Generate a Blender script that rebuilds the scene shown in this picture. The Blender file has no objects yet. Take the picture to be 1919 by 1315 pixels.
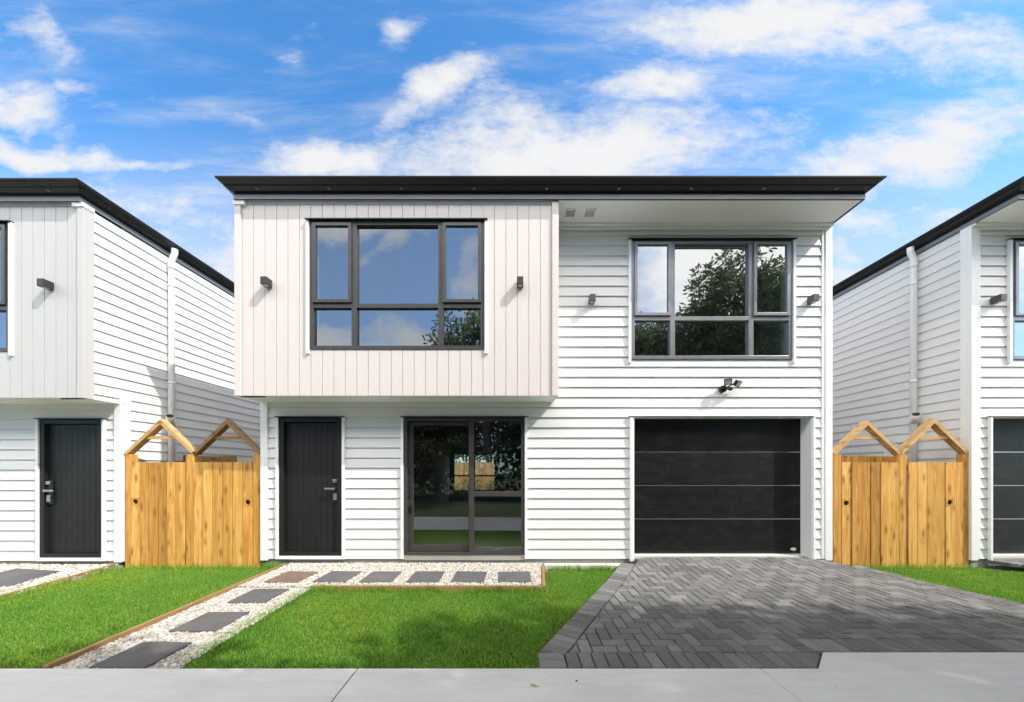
import bpy, bmesh, math, random
import numpy as np
from mathutils import Vector, Matrix

rnd = random.Random(11)
nrg = np.random.default_rng(5)
scene = bpy.context.scene
COL = scene.collection

# ------------------------------------------------------------------ helpers
def link(o):
    COL.objects.link(o)
    return o

def tag(o, label=None, cat=None, group=None, kind=None):
    if label: o['label'] = label
    if cat: o['category'] = cat
    if group: o['group'] = group
    if kind: o['kind'] = kind
    return o

def empty(name, loc, label=None, cat=None, group=None):
    o = bpy.data.objects.new(name, None)
    o.empty_display_size = 0.2
    o.location = loc
    link(o)
    return tag(o, label, cat, group)

class MB:
    """collects solids, builds them as one mesh object"""
    def __init__(s, tf=(1, 0.0, 0.0)):
        s.v = []; s.f = []; s.tf = tf
    def hexa(s, p):
        b = len(s.v); s.v += [tuple(q) for q in p]
        for f in ((0,3,2,1),(4,5,6,7),(0,1,5,4),(1,2,6,5),(2,3,7,6),(3,0,4,7)):
            s.f.append(tuple(b+i for i in f))
    def box(s, x0, x1, y0, y1, z0, z1):
        if x0 > x1: x0, x1 = x1, x0
        if y0 > y1: y0, y1 = y1, y0
        if z0 > z1: z0, z1 = z1, z0
        s.hexa([(x0,y0,z0),(x1,y0,z0),(x1,y1,z0),(x0,y1,z0),(x0,y0,z1),(x1,y0,z1),(x1,y1,z1),(x0,y1,z1)])
    def obox(s, c, ax, ay, az):
        c = Vector(c); ax = Vector(ax); ay = Vector(ay); az = Vector(az)
        s.hexa([c-ax-ay-az, c+ax-ay-az, c+ax+ay-az, c-ax+ay-az, c-ax-ay+az, c+ax-ay+az, c+ax+ay+az, c-ax+ay+az])
    def beam(s, a, b, w, d, n=(0,1,0)):
        """bar from a to b; w in the plane, d along n"""
        a = Vector(a); b = Vector(b); n = Vector(n).normalized()
        t = (b-a); L = t.length; t.normalize(); u = t.cross(n).normalized()
        s.obox((a+b)/2, t*L/2, n*d/2, u*w/2)
    def face(s, pts):
        b = len(s.v); s.v += [tuple(q) for q in pts]; s.f.append(tuple(range(b, b+len(pts))))
    def prism(s, poly, z0, z1):
        b = len(s.v); n = len(poly)
        zz0 = z0 if callable(z0) else (lambda x, y: z0)
        zz1 = z1 if callable(z1) else (lambda x, y: z1)
        s.v += [(x, y, zz0(x, y)) for x, y in poly] + [(x, y, zz1(x, y)) for x, y in poly]
        s.f.append(tuple(b+i for i in reversed(range(n)))); s.f.append(tuple(b+n+i for i in range(n)))
        for i in range(n):
            j = (i+1) % n
            s.f.append((b+i, b+j, b+n+j, b+n+i))
    def tube(s, pts, r, n=14, caps=True):
        pts = [Vector(p) for p in pts]
        rs = r if isinstance(r, (list, tuple)) else [r]*len(pts)
        b = len(s.v)
        prev = None
        for i, p in enumerate(pts):
            t = (pts[min(i+1, len(pts)-1)] - pts[max(i-1, 0)]).normalized()
            if prev is None:
                u = t.cross(Vector((0,0,1)) if abs(t.z) < .9 else Vector((1,0,0))).normalized()
            else:
                u = (prev - t*prev.dot(t)).normalized()
            prev = u; w = t.cross(u)
            for k in range(n):
                a = 2*math.pi*k/n
                q = p + (u*math.cos(a) + w*math.sin(a))*rs[i]
                s.v.append(tuple(q))
        for i in range(len(pts)-1):
            for k in range(n):
                k2 = (k+1) % n
                s.f.append((b+i*n+k, b+i*n+k2, b+(i+1)*n+k2, b+(i+1)*n+k))
        if caps:
            s.f.append(tuple(b+k for k in reversed(range(n))))
            s.f.append(tuple(b+(len(pts)-1)*n+k for k in range(n)))
    def frame(s, x0, x1, z0, z1, w, y0, y1, wb=None, wt=None):
        wb = w if wb is None else wb; wt = w if wt is None else wt
        s.box(x0, x0+w, y0, y1, z0, z1); s.box(x1-w, x1, y0, y1, z0, z1)
        s.box(x0+w, x1-w, y0, y1, z0, z0+wb); s.box(x0+w, x1-w, y0, y1, z1-wt, z1)
    def ellipsoid(s, c, r, nu=14, nv=8):
        b = len(s.v)
        for j in range(nv+1):
            th = math.pi*j/nv
            for i in range(nu):
                ph = 2*math.pi*i/nu
                s.v.append((c[0]+r[0]*math.sin(th)*math.cos(ph), c[1]+r[1]*math.sin(th)*math.sin(ph), c[2]+r[2]*math.cos(th)))
        for j in range(nv):
            for i in range(nu):
                i2 = (i+1) % nu
                s.f.append((b+j*nu+i, b+(j+1)*nu+i, b+(j+1)*nu+i2, b+j*nu+i2))
    def build(s, name, mat, parent=None, root=None, smooth=False, bevel=0.0, recalc=True):
        sx, x0, z0 = s.tf
        org = Vector(root.location) if root is not None else Vector((0,0,0))
        vs = [(sx*x+x0-org.x, y-org.y, z+z0-org.z) for x, y, z in s.v]
        fs = s.f if sx > 0 else [tuple(reversed(f)) for f in s.f]
        me = bpy.data.meshes.new(name)
        me.from_pydata(vs, [], fs)
        me.validate()
        if recalc:
            bm = bmesh.new(); bm.from_mesh(me)
            bmesh.ops.remove_doubles(bm, verts=bm.verts, dist=1e-6) if smooth else None
            bmesh.ops.recalc_face_normals(bm, faces=bm.faces)
            bm.to_mesh(me); bm.free()
        if smooth:
            me.polygons.foreach_set('use_smooth', [True]*len(me.polygons))
        me.materials.append(mat)
        o = bpy.data.objects.new(name, me)
        link(o)
        if parent is not None: o.parent = parent
        if bevel:
            m = o.modifiers.new('bevel', 'BEVEL'); m.width = bevel; m.segments = 2; m.limit_method = 'ANGLE'
        return o

def fast_mesh(name, verts, faces, mat, smooth=False):
    """verts (n,3) array, faces (m,k) array"""
    me = bpy.data.meshes.new(name)
    n, m, k = len(verts), len(faces), faces.shape[1]
    me.vertices.add(n); me.vertices.foreach_set('co', verts.astype(np.float32).ravel())
    me.loops.add(m*k); me.loops.foreach_set('vertex_index', faces.astype(np.int32).ravel())
    me.polygons.add(m)
    me.polygons.foreach_set('loop_start', np.arange(0, m*k, k, dtype=np.int32))
    me.update(calc_edges=True)
    if smooth: me.polygons.foreach_set('use_smooth', np.ones(m, dtype=bool))
    me.materials.append(mat)
    o = bpy.data.objects.new(name, me)
    return link(o)

def copy_tree(o, parent=None):
    c = o.copy(); COL.objects.link(c)
    if parent is not None: c.parent = parent
    for ch in list(o.children): copy_tree(ch, c)
    return c

# ------------------------------------------------------------------ materials
class N:
    def __init__(s, name):
        s.m = bpy.data.materials.new(name); s.m.use_nodes = True
        s.t = s.m.node_tree; s.t.nodes.clear()
        s.out = s.t.nodes.new('ShaderNodeOutputMaterial')
    def n(s, typ, **kw):
        nd = s.t.nodes.new(typ)
        for k, v in kw.items():
            if k.startswith('i_'):
                key = k[2:].replace('_', ' ')
                nd.inputs[key].default_value = v
            else: setattr(nd, k, v)
        return nd
    def l(s, a, b): s.t.links.new(a, b)
    def math(s, op, a, b=None, clamp=False):
        nd = s.n('ShaderNodeMath', operation=op); nd.use_clamp = clamp
        for i, q in enumerate((a, b)):
            if q is None: continue
            if isinstance(q, (int, float)): nd.inputs[i].default_value = q
            else: s.l(q, nd.inputs[i])
        return nd.outputs[0]
    def pos(s, scale=(1,1,1), loc=(0,0,0), island=False, src='pos'):
        g = s.n('ShaderNodeNewGeometry') if src == 'pos' else None
        v = g.outputs['Position'] if g else s.n('ShaderNodeTexCoord').outputs['Object']
        if island:
            gi = s.n('ShaderNodeNewGeometry')
            mu = s.math('MULTIPLY', gi.outputs['Random Per Island'], 57.3)
            add = s.n('ShaderNodeVectorMath', operation='ADD')
            cmb = s.n('ShaderNodeCombineXYZ')
            s.l(mu, cmb.inputs[0]); s.l(mu, cmb.inputs[1]); s.l(mu, cmb.inputs[2])
            s.l(v, add.inputs[0]); s.l(cmb.outputs[0], add.inputs[1]); v = add.outputs[0]
        mp = s.n('ShaderNodeMapping'); mp.inputs['Scale'].default_value = scale; mp.inputs['Location'].default_value = loc
        s.l(v, mp.inputs['Vector'])
        return mp.outputs[0]
    def noise(s, vec, scale, detail=4, rough=.55, dist=0.0):
        nd = s.n('ShaderNodeTexNoise'); nd.inputs['Scale'].default_value = scale
        nd.inputs['Detail'].default_value = detail; nd.inputs['Roughness'].default_value = rough
        nd.inputs['Distortion'].default_value = dist
        if vec is not None: s.l(vec, nd.inputs['Vector'])
        return nd.outputs['Fac']
    def ramp(s, fac, stops):
        r = s.n('ShaderNodeValToRGB'); cr = r.color_ramp
        while len(cr.elements) > 1: cr.elements.remove(cr.elements[-1])
        for i, (p, c) in enumerate(stops):
            e = cr.elements[0] if i == 0 else cr.elements.new(p)
            e.position = p; e.color = (*c, 1) if len(c) == 3 else c
        s.l(fac, r.inputs[0]); return r.outputs[0]
    def mix(s, fac, a, b, mode='MIX'):
        nd = s.n('ShaderNodeMix', data_type='RGBA', blend_type=mode)
        for q, i in ((fac, 0), (a, 6), (b, 7)):
            if isinstance(q, (int, float)): nd.inputs[i].default_value = q
            elif isinstance(q, tuple): nd.inputs[i].default_value = (*q, 1) if len(q) == 3 else q
            else: s.l(q, nd.inputs[i])
        return nd.outputs[2]
    def bump(s, h, strength, dist=.01):
        b = s.n('ShaderNodeBump'); b.inputs['Strength'].default_value = strength; b.inputs['Distance'].default_value = dist
        s.l(h, b.inputs['Height']); return b.outputs[0]
    def prin(s, base, rough=.5, metal=0.0, spec=.5, normal=None, trans=0.0):
        p = s.n('ShaderNodeBsdfPrincipled')
        if isinstance(base, tuple): p.inputs['Base Color'].default_value = (*base, 1)
        else: s.l(base, p.inputs['Base Color'])
        if isinstance(rough, (int, float)): p.inputs['Roughness'].default_value = rough
        else: s.l(rough, p.inputs['Roughness'])
        p.inputs['Metallic'].default_value = metal; p.inputs['Specular IOR Level'].default_value = spec
        if normal is not None: s.l(normal, p.inputs['Normal'])
        s.l(p.outputs[0], s.out.inputs[0]); return p

def paint(name, c, rough=.45, var=.04, scale=3.0, metal=0.0, bump=.0, spec=.5, bscale=60.0):
    m = N(name)
    f = m.noise(m.pos(), scale, 5)
    lo = tuple(q*(1-var) for q in c); hi = tuple(min(1, q*(1+var)) for q in c)
    col = m.ramp(f, [(.3, lo), (.7, hi)])
    nrm = m.bump(m.noise(m.pos(), bscale, 4), bump, .004) if bump else None
    r = m.ramp(m.noise(m.pos(loc=(4,2,1)), scale*2.3, 4), [(.3, (rough*.88,)*3), (.7, (min(1, rough*1.12),)*3)])
    m.prin(col, r, metal, spec, nrm)
    return m.m

M = {}
def boards_white(name, c, vert=False):
    m = N(name)
    stretch = (9, 9, .8) if vert else (.5, .5, 9)
    f = m.noise(m.pos(scale=stretch), 1.6, 5)
    g = m.noise(m.pos(loc=(3,1,7)), .9, 3)
    col = m.ramp(m.math('ADD', m.math('MULTIPLY', f, .6), m.math('MULTIPLY', g, .4)),
                 [(.34, tuple(q*.965 for q in c)), (.66, c)])
    nrm = m.bump(m.noise(m.pos(scale=stretch), 22, 3), .06, .002)
    m.prin(col, .42, 0, .4, nrm)
    return m.m
M['white'] = boards_white('white_weatherboard_paint', (.75, .75, .745))
M['trim'] = paint('white_trim_paint', (.84, .84, .84), .38, .02)
M['bay'] = boards_white('warm_grey_board_paint', (.70, .632, .61), True)
M['bay_grey'] = boards_white('cool_grey_board_paint', (.535, .53, .52), True)
M['soffit'] = paint('soffit_sheet_paint', (.90, .90, .88), .6, .03, 1.2)
M['black_metal'] = paint('black_steel', (.007, .0067, .0065), .42, .12, 5, .0, spec=.5)
M['frame'] = paint('dark_bronze_aluminium', (.075, .07, .068), .36, .08, 6, .35)
M['frame_light'] = paint('sunlit_frame_bracket_grey', (.25, .25, .265), .34, .06, 6, .55)  # frame metal lightened for the sun's sheen; gutter brackets share this grey
M['door'] = paint('charcoal_door_paint', (.012, .012, .0123), .5, .08, 4, 0, .05, .35)
M['fascia_edge'] = paint('grey_fascia_edge', (.22, .21, .21), .45, .06, 4, .2)
M['silver'] = paint('brushed_steel', (.55, .54, .53), .3, .1, 20, 1.0)
M['black_plastic'] = paint('black_plastic', (.012, .012, .013), .4, .1, 8)
M['lamp_dark'] = paint('brown_black_lamp_paint', (.03, .027, .026), .5, .1, 10)
M['lamp_sunlit'] = paint('sunlit_lamp_paint', (.075, .075, .077), .4, .08, 10, .4)  # same lamp finish, lightened to carry the sun's sheen
M['lens'] = paint('lamp_lens', (.45, .45, .42), .25, .05, 10)
M['pvc'] = paint('white_plastic_pipe', (.82, .82, .81), .3, .02, 2)
M['hole'] = paint('dark_pipe_inside', (.02, .015, .015), .7, .2, 8)
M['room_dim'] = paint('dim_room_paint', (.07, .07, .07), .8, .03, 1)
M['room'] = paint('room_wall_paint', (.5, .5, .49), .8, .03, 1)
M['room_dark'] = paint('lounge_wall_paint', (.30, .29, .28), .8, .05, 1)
M['reveal'] = paint('white_window_reveal', (.8, .82, .82), .5, .02, 3)
M['flash'] = paint('dark_flashing_metal', (.03, .03, .031), .4, .1, 7, .3)

def concrete(name, c, var=.12, crack=True):
    m = N(name)
    a = m.noise(m.pos(), .9, 7, .62); b = m.noise(m.pos(scale=(1.2, 9, 4)), 2.2, 6, .6, .6); d = m.noise(m.pos(), 140, 3, .7)
    f = m.math('ADD', m.math('ADD', m.math('MULTIPLY', a, .55), m.math('MULTIPLY', b, .3)), m.math('MULTIPLY', d, .15))
    col = m.ramp(f, [(.32, tuple(q*(1-var) for q in c)), (.52, c), (.70, tuple(min(1, q*(1+var*.5)) for q in c))])
    sp = m.noise(m.pos(loc=(9, 3, 2)), 23, 2, .5)
    col = m.mix(m.ramp(sp, [(.0, (1, 1, 1)), (.24, (1,)*3), (.27, (0, 0, 0))]), col, tuple(q*.72 for q in c))
    m.prin(col, .75, 0, .3, m.bump(d, .18, .004))
    return m.m
M['path'] = concrete('pale_broomed_concrete', (.74, .73, .72), .2)
M['footing'] = concrete('footing_concrete', (.36, .35, .32), .2)
M['kerb'] = concrete('strip_concrete', (.62, .61, .58), .12)

def garage_mat():
    m = N('black_ribbed_steel_door')
    f = m.noise(m.pos(scale=(1.2, 1, 60)), 3, 5, .65)
    s = m.noise(m.pos(scale=(2.5, 1, 5)), 1.5, 6, .6)
    sp = m.noise(m.pos(), 38, 2, .5)
    col = m.ramp(m.math('ADD', m.math('MULTIPLY', f, .45), m.math('MULTIPLY', s, .55)), [(.36, (.003,)*3), (.50, (.007,)*3), (.64, (.018, .018, .0182))])
    col = m.mix(m.ramp(sp, [(.76, (0,0,0)), (.80, (.35,)*3)]), col, (.09, .09, .085))
    m.prin(col, .42, 0, .22, m.bump(f, .6, .006))
    return m.m
M['garage'] = garage_mat()

def glass_mat(name, k0, tint, refl=(1, 1, 1)):
    m = N(name)
    lw = m.n('ShaderNodeLayerWeight'); lw.inputs[0].default_value = .5
    f = m.math('ADD', m.math('MULTIPLY', m.math('POWER', lw.outputs['Facing'], 4.0), .9), k0, True)
    f = m.math('MULTIPLY', f, m.math('SUBTRACT', 1.0, m.n('ShaderNodeNewGeometry').outputs['Backfacing']))
    tr = m.n('ShaderNodeBsdfTransparent'); tr.inputs[0].default_value = (*tint, 1)
    gl = m.n('ShaderNodeBsdfGlossy'); gl.inputs['Roughness'].default_value = 0.0; gl.inputs[0].default_value = (*refl, 1)
    wob = m.bump(m.noise(m.pos(), 1.1, 1), .012, .05)
    m.l(wob, gl.inputs['Normal'])
    mx = m.n('ShaderNodeMixShader'); m.l(f, mx.inputs[0]); m.l(tr.outputs[0], mx.inputs[1]); m.l(gl.outputs[0], mx.inputs[2])
    m.l(mx.outputs[0], m.out.inputs[0])
    return m.m
M['glass'] = glass_mat('coated_window_glass', .42, (.80, .86, .85), (.92, .96, 1))
M['glass_blue'] = glass_mat('bay_window_glass', .36, (.6, .66, .68), (.90, .95, 1))
M['glass_clear'] = glass_mat('clear_door_glass', .20, (.80, .83, .82), (.95, .97, 1))

def wood_mat(name, lo, mid, hi, knots=True, axis='z'):
    m = N(name)
    sc = (14, 14, .9) if axis == 'z' else (.9, 14, 14) if axis == 'x' else (14, .9, 14)
    v = m.pos(scale=sc, island=True)
    g = m.noise(v, 1.3, 6, .62, 1.1)
    fine = m.noise(v, 9, 3, .6)
    f = m.math('ADD', m.math('MULTIPLY', g, .8), m.math('MULTIPLY', fine, .2))
    col = m.ramp(f, [(.30, lo), (.47, mid), (.66, hi)])
    gi = m.n('ShaderNodeNewGeometry')
    tint = m.ramp(gi.outputs['Random Per Island'], [(0, (.66, .55, .42)), (.18, (1.08, 1.02, .9)), (.36, (.80, .66, .5)), (.52, (1.12, 1.1, 1.1)), (.7, (.98, .72, .5)), (.85, (1.05, .98, .8)), (1, (.76, .68, .58))])
    col = m.mix(1.0, col, tint, 'MULTIPLY')
    if knots:
        vs = tuple(q*.62 if q > 1 else q*3.6 for q in sc)
        vo = m.n('ShaderNodeTexVoronoi'); vo.inputs['Scale'].default_value = 1.0
        m.l(m.pos(scale=vs, island=True), vo.inputs['Vector'])
        k = m.ramp(vo.outputs['Distance'], [(0, (1,)*3), (.12, (.9,)*3), (.19, (.4,)*3), (.36, (0, 0, 0))])
        col = m.mix(m.math('MULTIPLY', k, .8), col, (mid[0]*.42, mid[1]*.26, mid[2]*.22))
    m.prin(col, .68, 0, .3, m.bump(f, .25, .004))
    return m.m
M['pine'] = wood_mat('treated_pine_paling', (.42, .20, .042), (.61, .345, .085), (.78, .51, .175))
M['pine_pale'] = wood_mat('pale_sawn_pine', (.40, .25, .10), (.52, .35, .16), (.62, .45, .24), True, 'x')
M['pine_brown'] = wood_mat('weathered_and_shade_pine', (.17, .10, .045), (.25, .155, .075), (.33, .22, .12), True, 'x')
M['edging'] = wood_mat('timber_edging', (.22, .15, .075), (.31, .22, .115), (.40, .30, .165), False, 'y')

def paver_mat():
    m = N('charcoal_concrete_paver')
    gi = m.n('ShaderNodeNewGeometry')
    c = m.ramp(gi.outputs['Random Per Island'], [(0, (.145, .144, .144)), (.5, (.195, .194, .191)), (1, (.26, .258, .253))])
    d = m.noise(m.pos(), 150, 4, .7); e = m.noise(m.pos(), 2.0, 5, .6)
    c = m.mix(.65, c, m.ramp(d, [(.3, (.35,)*3), (.7, (1.5,)*3)]), 'MULTIPLY')
    c = m.mix(.7, c, m.ramp(e, [(.3, (.74,)*3), (.7, (1.18, 1.17, 1.14))]), 'MULTIPLY')
    m.prin(c, .8, 0, .3, m.bump(d, .55, .006))
    return m.m
M['paver'] = paver_mat()
M['joint'] = paint('dark_joint_sand', (.022, .0215, .02), .95, .25, 40)

def slab_mat(name, c):
    m = N(name)
    a = m.noise(m.pos(), 4, 6, .65, .8); d = m.noise(m.pos(), 170, 3, .7)
    col = m.ramp(m.math('ADD', m.math('MULTIPLY', a, .8), m.math('MULTIPLY', d, .2)), [(.3, tuple(q*.78 for q in c)), (.7, tuple(q*1.22 for q in c))])
    m.prin(col, .62, 0, .4, m.bump(d, .18, .003))
    return m.m
M['slab'] = slab_mat('charcoal_slab', (.115, .115, .12))
M['slab_brown'] = slab_mat('brown_slab', (.19, .135, .11))

def pebble_mat():
    m = N('white_limestone_chip')
    gi = m.n('ShaderNodeNewGeometry')
    c = m.ramp(gi.outputs['Random Per Island'], [(0, (.20, .17, .15)), (.14, (.40, .36, .31)), (.5, (.54, .495, .445)), (1, (.68, .65, .61))])
    m.prin(c, .7, 0, .3)
    return m.m
M['pebble'] = pebble_mat()
M['gravel_base'] = paint('gravel_fines', (.40, .36, .33), .9, .3, 60)

def grass_mat():
    m = N('lawn_blades')
    gi = m.n('ShaderNodeNewGeometry')
    c = m.ramp(gi.outputs['Random Per Island'], [(0, (.09, .21, .02)), (.4, (.175, .40, .038)), (.75, (.27, .53, .07)), (.9, (.42, .58, .14)), (1, (.56, .52, .24))])
    pt = m.noise(m.pos(), .75, 4, .6)
    c = m.mix(1, c, m.ramp(pt, [(.30, (.72, .88, .75)), (.5, (1, 1, 1)), (.68, (1.32, 1.08, .95))]), 'MULTIPLY')
    p = m.n('ShaderNodeBsdfPrincipled'); m.l(c, p.inputs['Base Color']); p.inputs['Roughness'].default_value = .5
    p.inputs['Specular IOR Level'].default_value = .25
    tl = m.n('ShaderNodeBsdfTranslucent'); m.l(c, tl.inputs[0])
    mx = m.n('ShaderNodeMixShader'); mx.inputs[0].default_value = .45
    m.l(p.outputs[0], mx.inputs[1]); m.l(tl.outputs[0], mx.inputs[2]); m.l(mx.outputs[0], m.out.inputs[0])
    return m.m
M['grass'] = grass_mat()
def soil_mat(name, a, b):
    m = N(name)
    f = m.noise(m.pos(), 9, 6, .7)
    m.prin(m.ramp(f, [(.35, a), (.65, b)]), .9, 0, .2, m.bump(m.noise(m.pos(), 60, 4), .4, .01))
    return m.m
M['lawn'] = soil_mat('turf_thatch', (.035, .075, .014), (.07, .13, .022))
M['ground'] = soil_mat('rough_ground', (.04, .055, .02), (.075, .10, .035))
M['soil'] = soil_mat('bare_soil', (.05, .04, .028), (.09, .07, .05))

def leaf_mat(name, a, b, c, spec=.5, tr=.25):
    m = N(name)
    gi = m.n('ShaderNodeNewGeometry')
    col = m.ramp(gi.outputs['Random Per Island'], [(0, a), (.6, b), (1, c)])
    p = m.n('ShaderNodeBsdfPrincipled'); m.l(col, p.inputs['Base Color']); p.inputs['Roughness'].default_value = .38
    p.inputs['Specular IOR Level'].default_value = spec
    tl = m.n('ShaderNodeBsdfTranslucent'); m.l(col, tl.inputs[0])
    mx = m.n('ShaderNodeMixShader'); mx.inputs[0].default_value = tr
    m.l(p.outputs[0], mx.inputs[1]); m.l(tl.outputs[0], mx.inputs[2]); m.l(mx.outputs[0], m.out.inputs[0])
    return m.m
M['leaf'] = leaf_mat('glossy_leaf', (.09, .115, .05), (.16, .19, .085), (.32, .34, .19), .7, .45)
M['leaf_dark'] = leaf_mat('dark_leaf', (.07, .09, .045), (.12, .15, .075), (.20, .225, .12), .4, .4)
M['leaf_dry'] = leaf_mat('dry_leaf', (.42, .40, .22), (.48, .45, .26), (.5, .48, .3), .2)
M['bark'] = soil_mat('grey_bark', (.09, .075, .06), (.19, .165, .14))
M['stone'] = paint('dark_pebble', (.06, .055, .05), .7, .2, 30)
M['fence_wood'] = wood_mat('rear_fence_paling', (.28, .18, .08), (.40, .28, .14), (.5, .37, .2), False)

# ------------------------------------------------------------------ house
YW, YB, YF = 5.12, 4.675, 4.63           # main wall face, bay face, fascia face
XL, XR, XB = -3.82, 4.73, 0.575          # wall ends, bay right end
ZS = 5.072                               # soffit
YEND = 14.3
COVER, ZBASE = 0.1518, 0.064
BW = (-2.820, -0.431, 3.044, 4.797)
RW = (1.724, 4.136, 3.056, 4.832)
SL = (-1.680, 0.128, 0.128, 2.180)
FD = (-3.548, -2.604, 0.112, 2.178)
GD = (1.768, 4.416, -0.02, 2.188)
ZBAY = 2.414

def weatherboards(mb, P, U, Nn, u0, u1, z0, z1, openings=()):
    """lapped horizontal boards on a wall through P along U, facing Nn"""
    P = Vector(P); U = Vector(U); Nn = Vector(Nn)
    r = 0
    while ZBASE + r*COVER < z1 - 1e-4:
        zb = ZBASE + r*COVER; zt = zb + COVER; r += 1
        if zt <= z0 + 1e-4: continue
        a = max(zb, z0); b = min(zt, z1)
        cuts = sorted({a, b} | {z for o in openings for z in (o[2], o[3]) if a < z < b})
        for c0, c1 in zip(cuts, cuts[1:]):
            if c1 - c0 < .002: continue
            zm = (c0+c1)/2
            segs = [(u0, u1)]
            for o in openings:
                if o[2] < zm < o[3]:
                    new = []
                    for s0, s1 in segs:
                        if o[1] <= s0 or o[0] >= s1: new.append((s0, s1)); continue
                        if o[0] > s0: new.append((s0, o[0]))
                        if o[1] < s1: new.append((o[1], s1))
                    segs = new
            off = lambda z: .024 - .020*(z-zb)/COVER
            for s0, s1 in segs:
                def q(u, d, z): return P + U*u + Nn*d + Vector((0, 0, z))
                mb.hexa([q(s0, off(c0), c0), q(s1, off(c0), c0), q(s1, -.012, c0), q(s0, -.012, c0),
                         q(s0, off(c1), c1), q(s1, off(c1), c1), q(s1, -.012, c1), q(s0, -.012, c1)])

def backing(mb, x0, x1, z0, z1, y0, y1, openings):
    xs = sorted({x0, x1} | {v for o in openings for v in o[:2] if x0 < v < x1})
    for a, b in zip(xs, xs[1:]):
        xm = (a+b)/2
        zs = [(z0, z1)]
        for o in openings:
            if o[0] < xm < o[1]:
                new = []
                for s0, s1 in zs:
                    if o[3] <= s0 or o[2] >= s1: new.append((s0, s1)); continue
                    if o[2] > s0: new.append((s0, o[2]))
                    if o[3] < s1: new.append((o[3], s1))
                zs = new
        for s0, s1 in zs: mb.box(a, b, y0, y1, s0, s1)

def window_unit(tf, root, W, yf, mx, mz, fmat, pane_mat):
    """aluminium window: fixed centre and lower lights, an awning sash either side"""
    x0, x1, z0, z1 = W
    mb = MB(tf)
    y0, y1 = yf-.010, yf+.075
    mb.frame(x0, x1, z0, z1, .052, y0, y1)
    for m in mx: mb.box(m-.036, m+.036, y0+.002, y1-.002, z0+.052, z1-.052)
    cols = [(x0+.052, mx[0]-.036), (mx[0]+.036, mx[1]-.036), (mx[1]+.036, x1-.052)]
    for a, b in cols: mb.box(a, b, y0+.004, y1-.004, mz-.030, mz+.030)
    win = mb.build('window', fmat, root, root, bevel=.0025)
    for a, b in (cols[0], cols[2]):
        s = MB(tf); s.frame(a-.006, b+.006, mz+.036, z1-.030, .044, yf-.030, yf+.018)
        s.build('sash', fmat, win, root, bevel=.0025)
        st = MB(tf); st.box(a+.1, b-.1, yf-.020, yf+.0, mz+.0325, mz+.0345)
    g = MB(tf)
    for i, (a, b) in enumerate(cols):
        g.box(a-.004, b+.004, yf+.034, yf+.040, z0+.05, mz-.026)
        if i == 1: g.box(a-.004, b+.004, yf+.034, yf+.040, mz+.026, z1-.05)
        else: g.box(a+.03, b-.03, yf-.004, yf+.002, mz+.076, z1-.072)
    g.build('pane', pane_mat, win, root)
    fl = MB(tf)
    fl.hexa([(x0-.045, yf-.052, z1+.004), (x1+.045, yf-.052, z1+.004), (x1+.045, yf+.02, z1+.008), (x0-.045, yf+.02, z1+.008),
             (x0-.045, yf-.052, z1+.014), (x1+.045, yf-.052, z1+.014), (x1+.045, yf+.02, z1+.022), (x0-.045, yf+.02, z1+.022)])
    fl.build('head_flashing', M['flash'], win, root)
    for a, b in ((x0-.042, x0-.003), (x1+.003, x1+.042)):
        t = MB(tf); t.box(a, b, yf-.030, yf+.01, z0-.060, z1+.003)
        t.build('side_trim', M['trim'], win, root, bevel=.002)
    rv = MB(tf)
    rv.frame(x0-.02, x1+.02, z0-.02, z1+.02, .03, yf+.078, yf+.20)
    rv.build('reveal', M['reveal'], win, root)
    return win

def room_box(mb, x0, x1, y0, y1, z0, z1, hole=None, front=None):
    """thin walled room, open at the front; hole = opening in the rear wall"""
    t = .02
    mb.box(x0-t, x0, y0, y1, z0, z1); mb.box(x1, x1+t, y0, y1, z0, z1)
    mb.box(x0-t, x1+t, y0, y1, z1, z1+t); mb.box(x0-t, x1+t, y0, y1, z0-t, z0)
    backing(mb, x0-t, x1+t, z0-t, z1+t, y1, y1+t, [hole] if hole else [])
    backing(mb, x0-t, x1+t, z0-t, z1+t, y0-t, y0, [front])

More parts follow.
